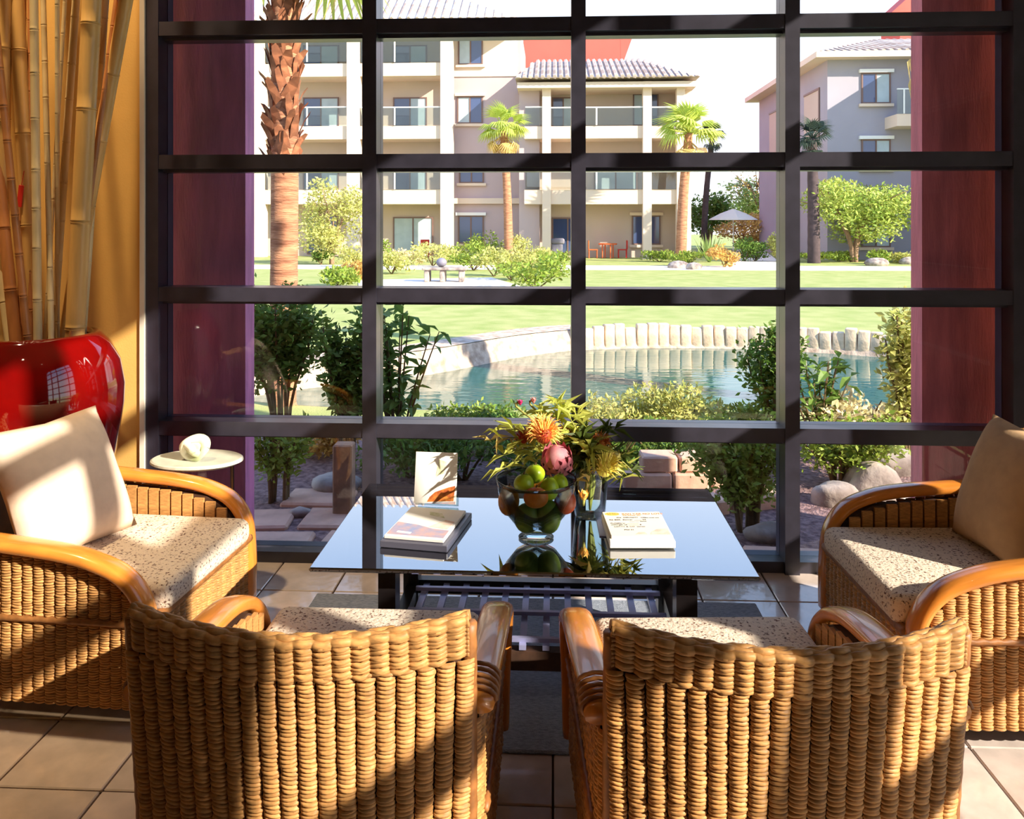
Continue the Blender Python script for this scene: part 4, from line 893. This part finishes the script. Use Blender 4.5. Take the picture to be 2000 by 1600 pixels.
# foliage sprays of the bouquet
def spray(label, p, d, L, nl, ll, m, aspect=.3, seed=1, curl=.25):
    R = random.Random(seed); o = thing('leaf_spray', label, 'foliage', fc+Vector((0,0,.02)), 0, None); d = Vector(d).normalized(); base = Vector((0,0,.17)); tip = p-fc
    pts = spline([(0,0,0), base, base.lerp(tip,.6)+Vector((0,0,.04)), tip], 14); MB().tube(pts, lambda i,t: .0045-.003*t, 5).build('stem', m_oliv, o, smooth=True)
    lm = MB().add([(0,0,0),(ll*.4,-ll*aspect/2,.01),(ll*.4,ll*aspect/2,.01),(ll,0,-ll*curl),(ll*.45,0,-.004)], [(0,1,4),(0,4,2),(1,3,4),(4,3,2)]).mesh('leaf', m)
    for k in range(nl):
        q = pts[4+int(9.9*k/nl)]; f = link('leaf', lm, o, q); f.rotation_euler = (R.uniform(-.6,.6), R.uniform(-1.0,.4), R.uniform(0,2*PI)); s = R.uniform(.7,1.2); f.scale = (s,s,s)
    return o
m_bl1 = leafmat('olive_bouquet_leaf', (186,188,90)); m_bl2 = leafmat('fresh_bouquet_leaf', (206,214,110)); m_bl3 = leafmat('dark_bouquet_leaf', (76,92,40)); m_bl4 = leafmat('straw_bouquet_leaf', (206,186,110))
for i,(lb,px,py,Y,nl,ll,m,asp) in enumerate([('yellow green leafy spray at the top of the bouquet',1085,800,3.02,22,.08,m_bl2,.18),('yellow green spray above the orange pincushion',1050,815,3.05,22,.07,m_bl2,.2),('leafy spray at the top right of the bouquet',1120,815,3.08,20,.07,m_bl1,.25),
  ('curling olive spray reaching left of the bouquet',955,850,2.95,12,.07,m_bl1,.16),('straight olive spray pointing furthest left',945,872,2.98,12,.07,m_bl4,.14),('olive leaves on the left above the bowl',985,900,2.92,22,.075,m_bl1,.25),('drooping olive leaves at the left of the bowl',975,930,2.92,20,.07,m_bl1,.22),
  ('dark leaves in the middle of the bouquet',1130,880,2.95,22,.08,m_bl3,.3),('long green blades right of the protea',1150,905,2.9,18,.1,m_bl1,.18),('dark leaves at the foot of the bouquet',1140,930,2.9,18,.08,m_bl3,.35),
  ('fine dark needle spray drooping right of the bouquet',1238,935,2.98,30,.08,m_bl3,.08),('second fine needle spray under the pale blossom',1215,945,3.0,28,.08,m_bl1,.08),('twiggy spray behind the rusty bloom',1200,850,3.03,22,.07,m_bl3,.12),('curled straw leaves below the yellow pincushion',1150,960,2.92,10,.07,m_bl4,.25),('olive leaves left of the small red bloom',1005,855,3.0,18,.07,m_bl2,.2)]):
    spray(lb, fp_(px,py,Y), (0,0,1), 0, int(nl*1.7), ll*1.1, m, asp, 200+i)

# booklets
def sheet(name, w, l, t, m): return rbox((-w/2,-l/2,0),(w/2,l/2,t), min(.002,t*.4), 1)
def M4(loc, rz=0, rx=0): return Matrix.Translation(loc) @ Matrix.Rotation(rz,4,'Z') @ Matrix.Rotation(rx,4,'X')
# dark album under the picture booklet
pb = on(836,1040)
def flat(name, label, cat, p, rz, w, l, t, m, rx=0):
    o = thing(name, label, cat, p, rz); o.rotation_euler = (rx,0,rz); sheet(name,w,l,t,m).build('cover', m, o); return o
rzb = math.radians(-9)
al = flat('photo_album', 'dark grey album lying under the picture booklet on the left of the table', 'book', pb, rzb, .23, .315, .022, m_cover)
rbox((-.108,-.148,.003),(.106,.145,.019),.001,1).build('pages', m_paper, al)
pk = flat('picture_booklet', 'white picture booklet with blue grey landscape lying on the dark album', 'book', pb+Vector((-.005,.0,.023)), rzb, .205, .28, .012, m_paper)
zt2 = .0122
def patch(par, pts, m, z, name='print'): MB().prism(pts, z, z+.0004).build(name, m, par)
patch(pk, [(-.098,-.128),(.098,-.128),(.098,-.06),(.04,-.055),(-.02,-.03),(-.098,-.015)], m_blueprint, zt2)
patch(pk, [(.02,-.04),(.09,-.05),(.095,.02),(.06,.03)], m_pinkprint, zt2+.0004)
patch(pk, [(-.01,.07),(.05,.05),(.03,.09),(-.02,.1)], m_greenprint, zt2)
patch(pk, [(-.07,-.11),(-.02,-.115),(-.02,-.1),(-.07,-.095)], m_paper, zt2+.0004)
# upright card on a clear stand
sp = on(848,972)
sp.y = 3.02; sp.x = at(848,970,3.02).x
sd_ = thing('card_stand', 'white upright picture card with orange slope in a clear stand', 'card', sp, math.radians(-4))
cd = rbox((-.08,-.0015,0),(.08,.0015,.185),.0006,1).build('card', m_paper, sd_, (0,.012,.022)); cd.rotation_euler = (-.2,0,0)
def vp(pts, m, nm='print'): MB().prism_y(pts, -.0022, -.0016).build(nm, m, cd)
vp([(-.03,.006),(.07,.012),(.075,.066),(.05,.06),(.0,.042),(-.02,.024)], m_orangeprint); vp([(0,.1),(.03,.11),(.04,.15),(.01,.16)], m_greenprint); vp([(-.05,.0),(.078,.0),(.078,.011),(.02,.006)], m_blueprint)
rbox((-.085,-.02,0),(.085,.03,.004),.001,1).build('base', m_railglass, sd_); rbox((-.083,.0,.004),(.083,.004,.06),.001,1).build('back_plate', m_railglass, sd_, (0,.045,0))
# right: lilac folder, magazines, brochure pad
pr_ = on(1240,1042); rzr = math.radians(4)
fo = flat('lilac_folder', 'lilac folder lying furthest under the brochures on the right of the table', 'folder', pr_+Vector((-.01,.075,0)), math.radians(1), .23, .22, .003, m_folder)
mg = flat('magazine', 'thick white magazine under the printed brochure on the right of the table', 'magazine', pr_+Vector((.005,-.015,.0035)), rzr-.02, .215, .25, .024, m_paper)
br = flat('printed_brochure', 'cream printed brochure with orange emblem on top of the white magazine', 'brochure', pr_+Vector((.004,-.005,.028)), rzr, .205, .23, .008, m_paperp)
def text(par, s, x, y, size, m, z=.0086):
    c = bpy.data.curves.new('lettering', 'FONT'); c.body = s; c.size = size; c.extrude = .0002; c.materials.append(m)
    tmp = bpy.data.objects.new('tmp', c); me = bpy.data.meshes.new_from_object(tmp); bpy.data.objects.remove(tmp); bpy.data.curves.remove(c)
    return link('lettering', me, par, (x,y,z))
MB().lathe([(.026,0),(.026,.0005)], 24, (-.07,.092,.0081), 1, .6).build('emblem', m_yel, br)
text(br, 'SHO', -.09, .085, .022, m_inko); text(br, 'BAN YAR NO LOTE', -.035, .086, .0165, m_inko); text(br, 'the bonsai dot', -.035, .074, .011, m_inko)
for s,x,y,sz,m in (('the  DELIGHT  way',-.06,.052,.013,m_ink),('the smell and',.04,.05,.009,m_ink),('RE BER  Bower ____ 25',-.088,.03,.013,m_ink),('______ same',-.02,.016,.011,m_ink),('FUGEN in _______',-.088,-.002,.012,m_ink),('unforget us ______ 8',-.088,-.016,.012,m_ink),('LOTTY & CO  canon',-.08,-.034,.012,m_ink),('Mid 21',-.05,-.062,.012,m_ink)):
    text(br, s, x, y, sz, m)
patch(br, [(.03,-.1),(.096,-.1),(.096,-.05),(.06,-.055),(.04,-.075)], m_pinkprint, .0082); patch(br, [(-.02,-.1),(.02,-.1),(.015,-.08),(-.005,-.08)], m_pinkprint, .0082)
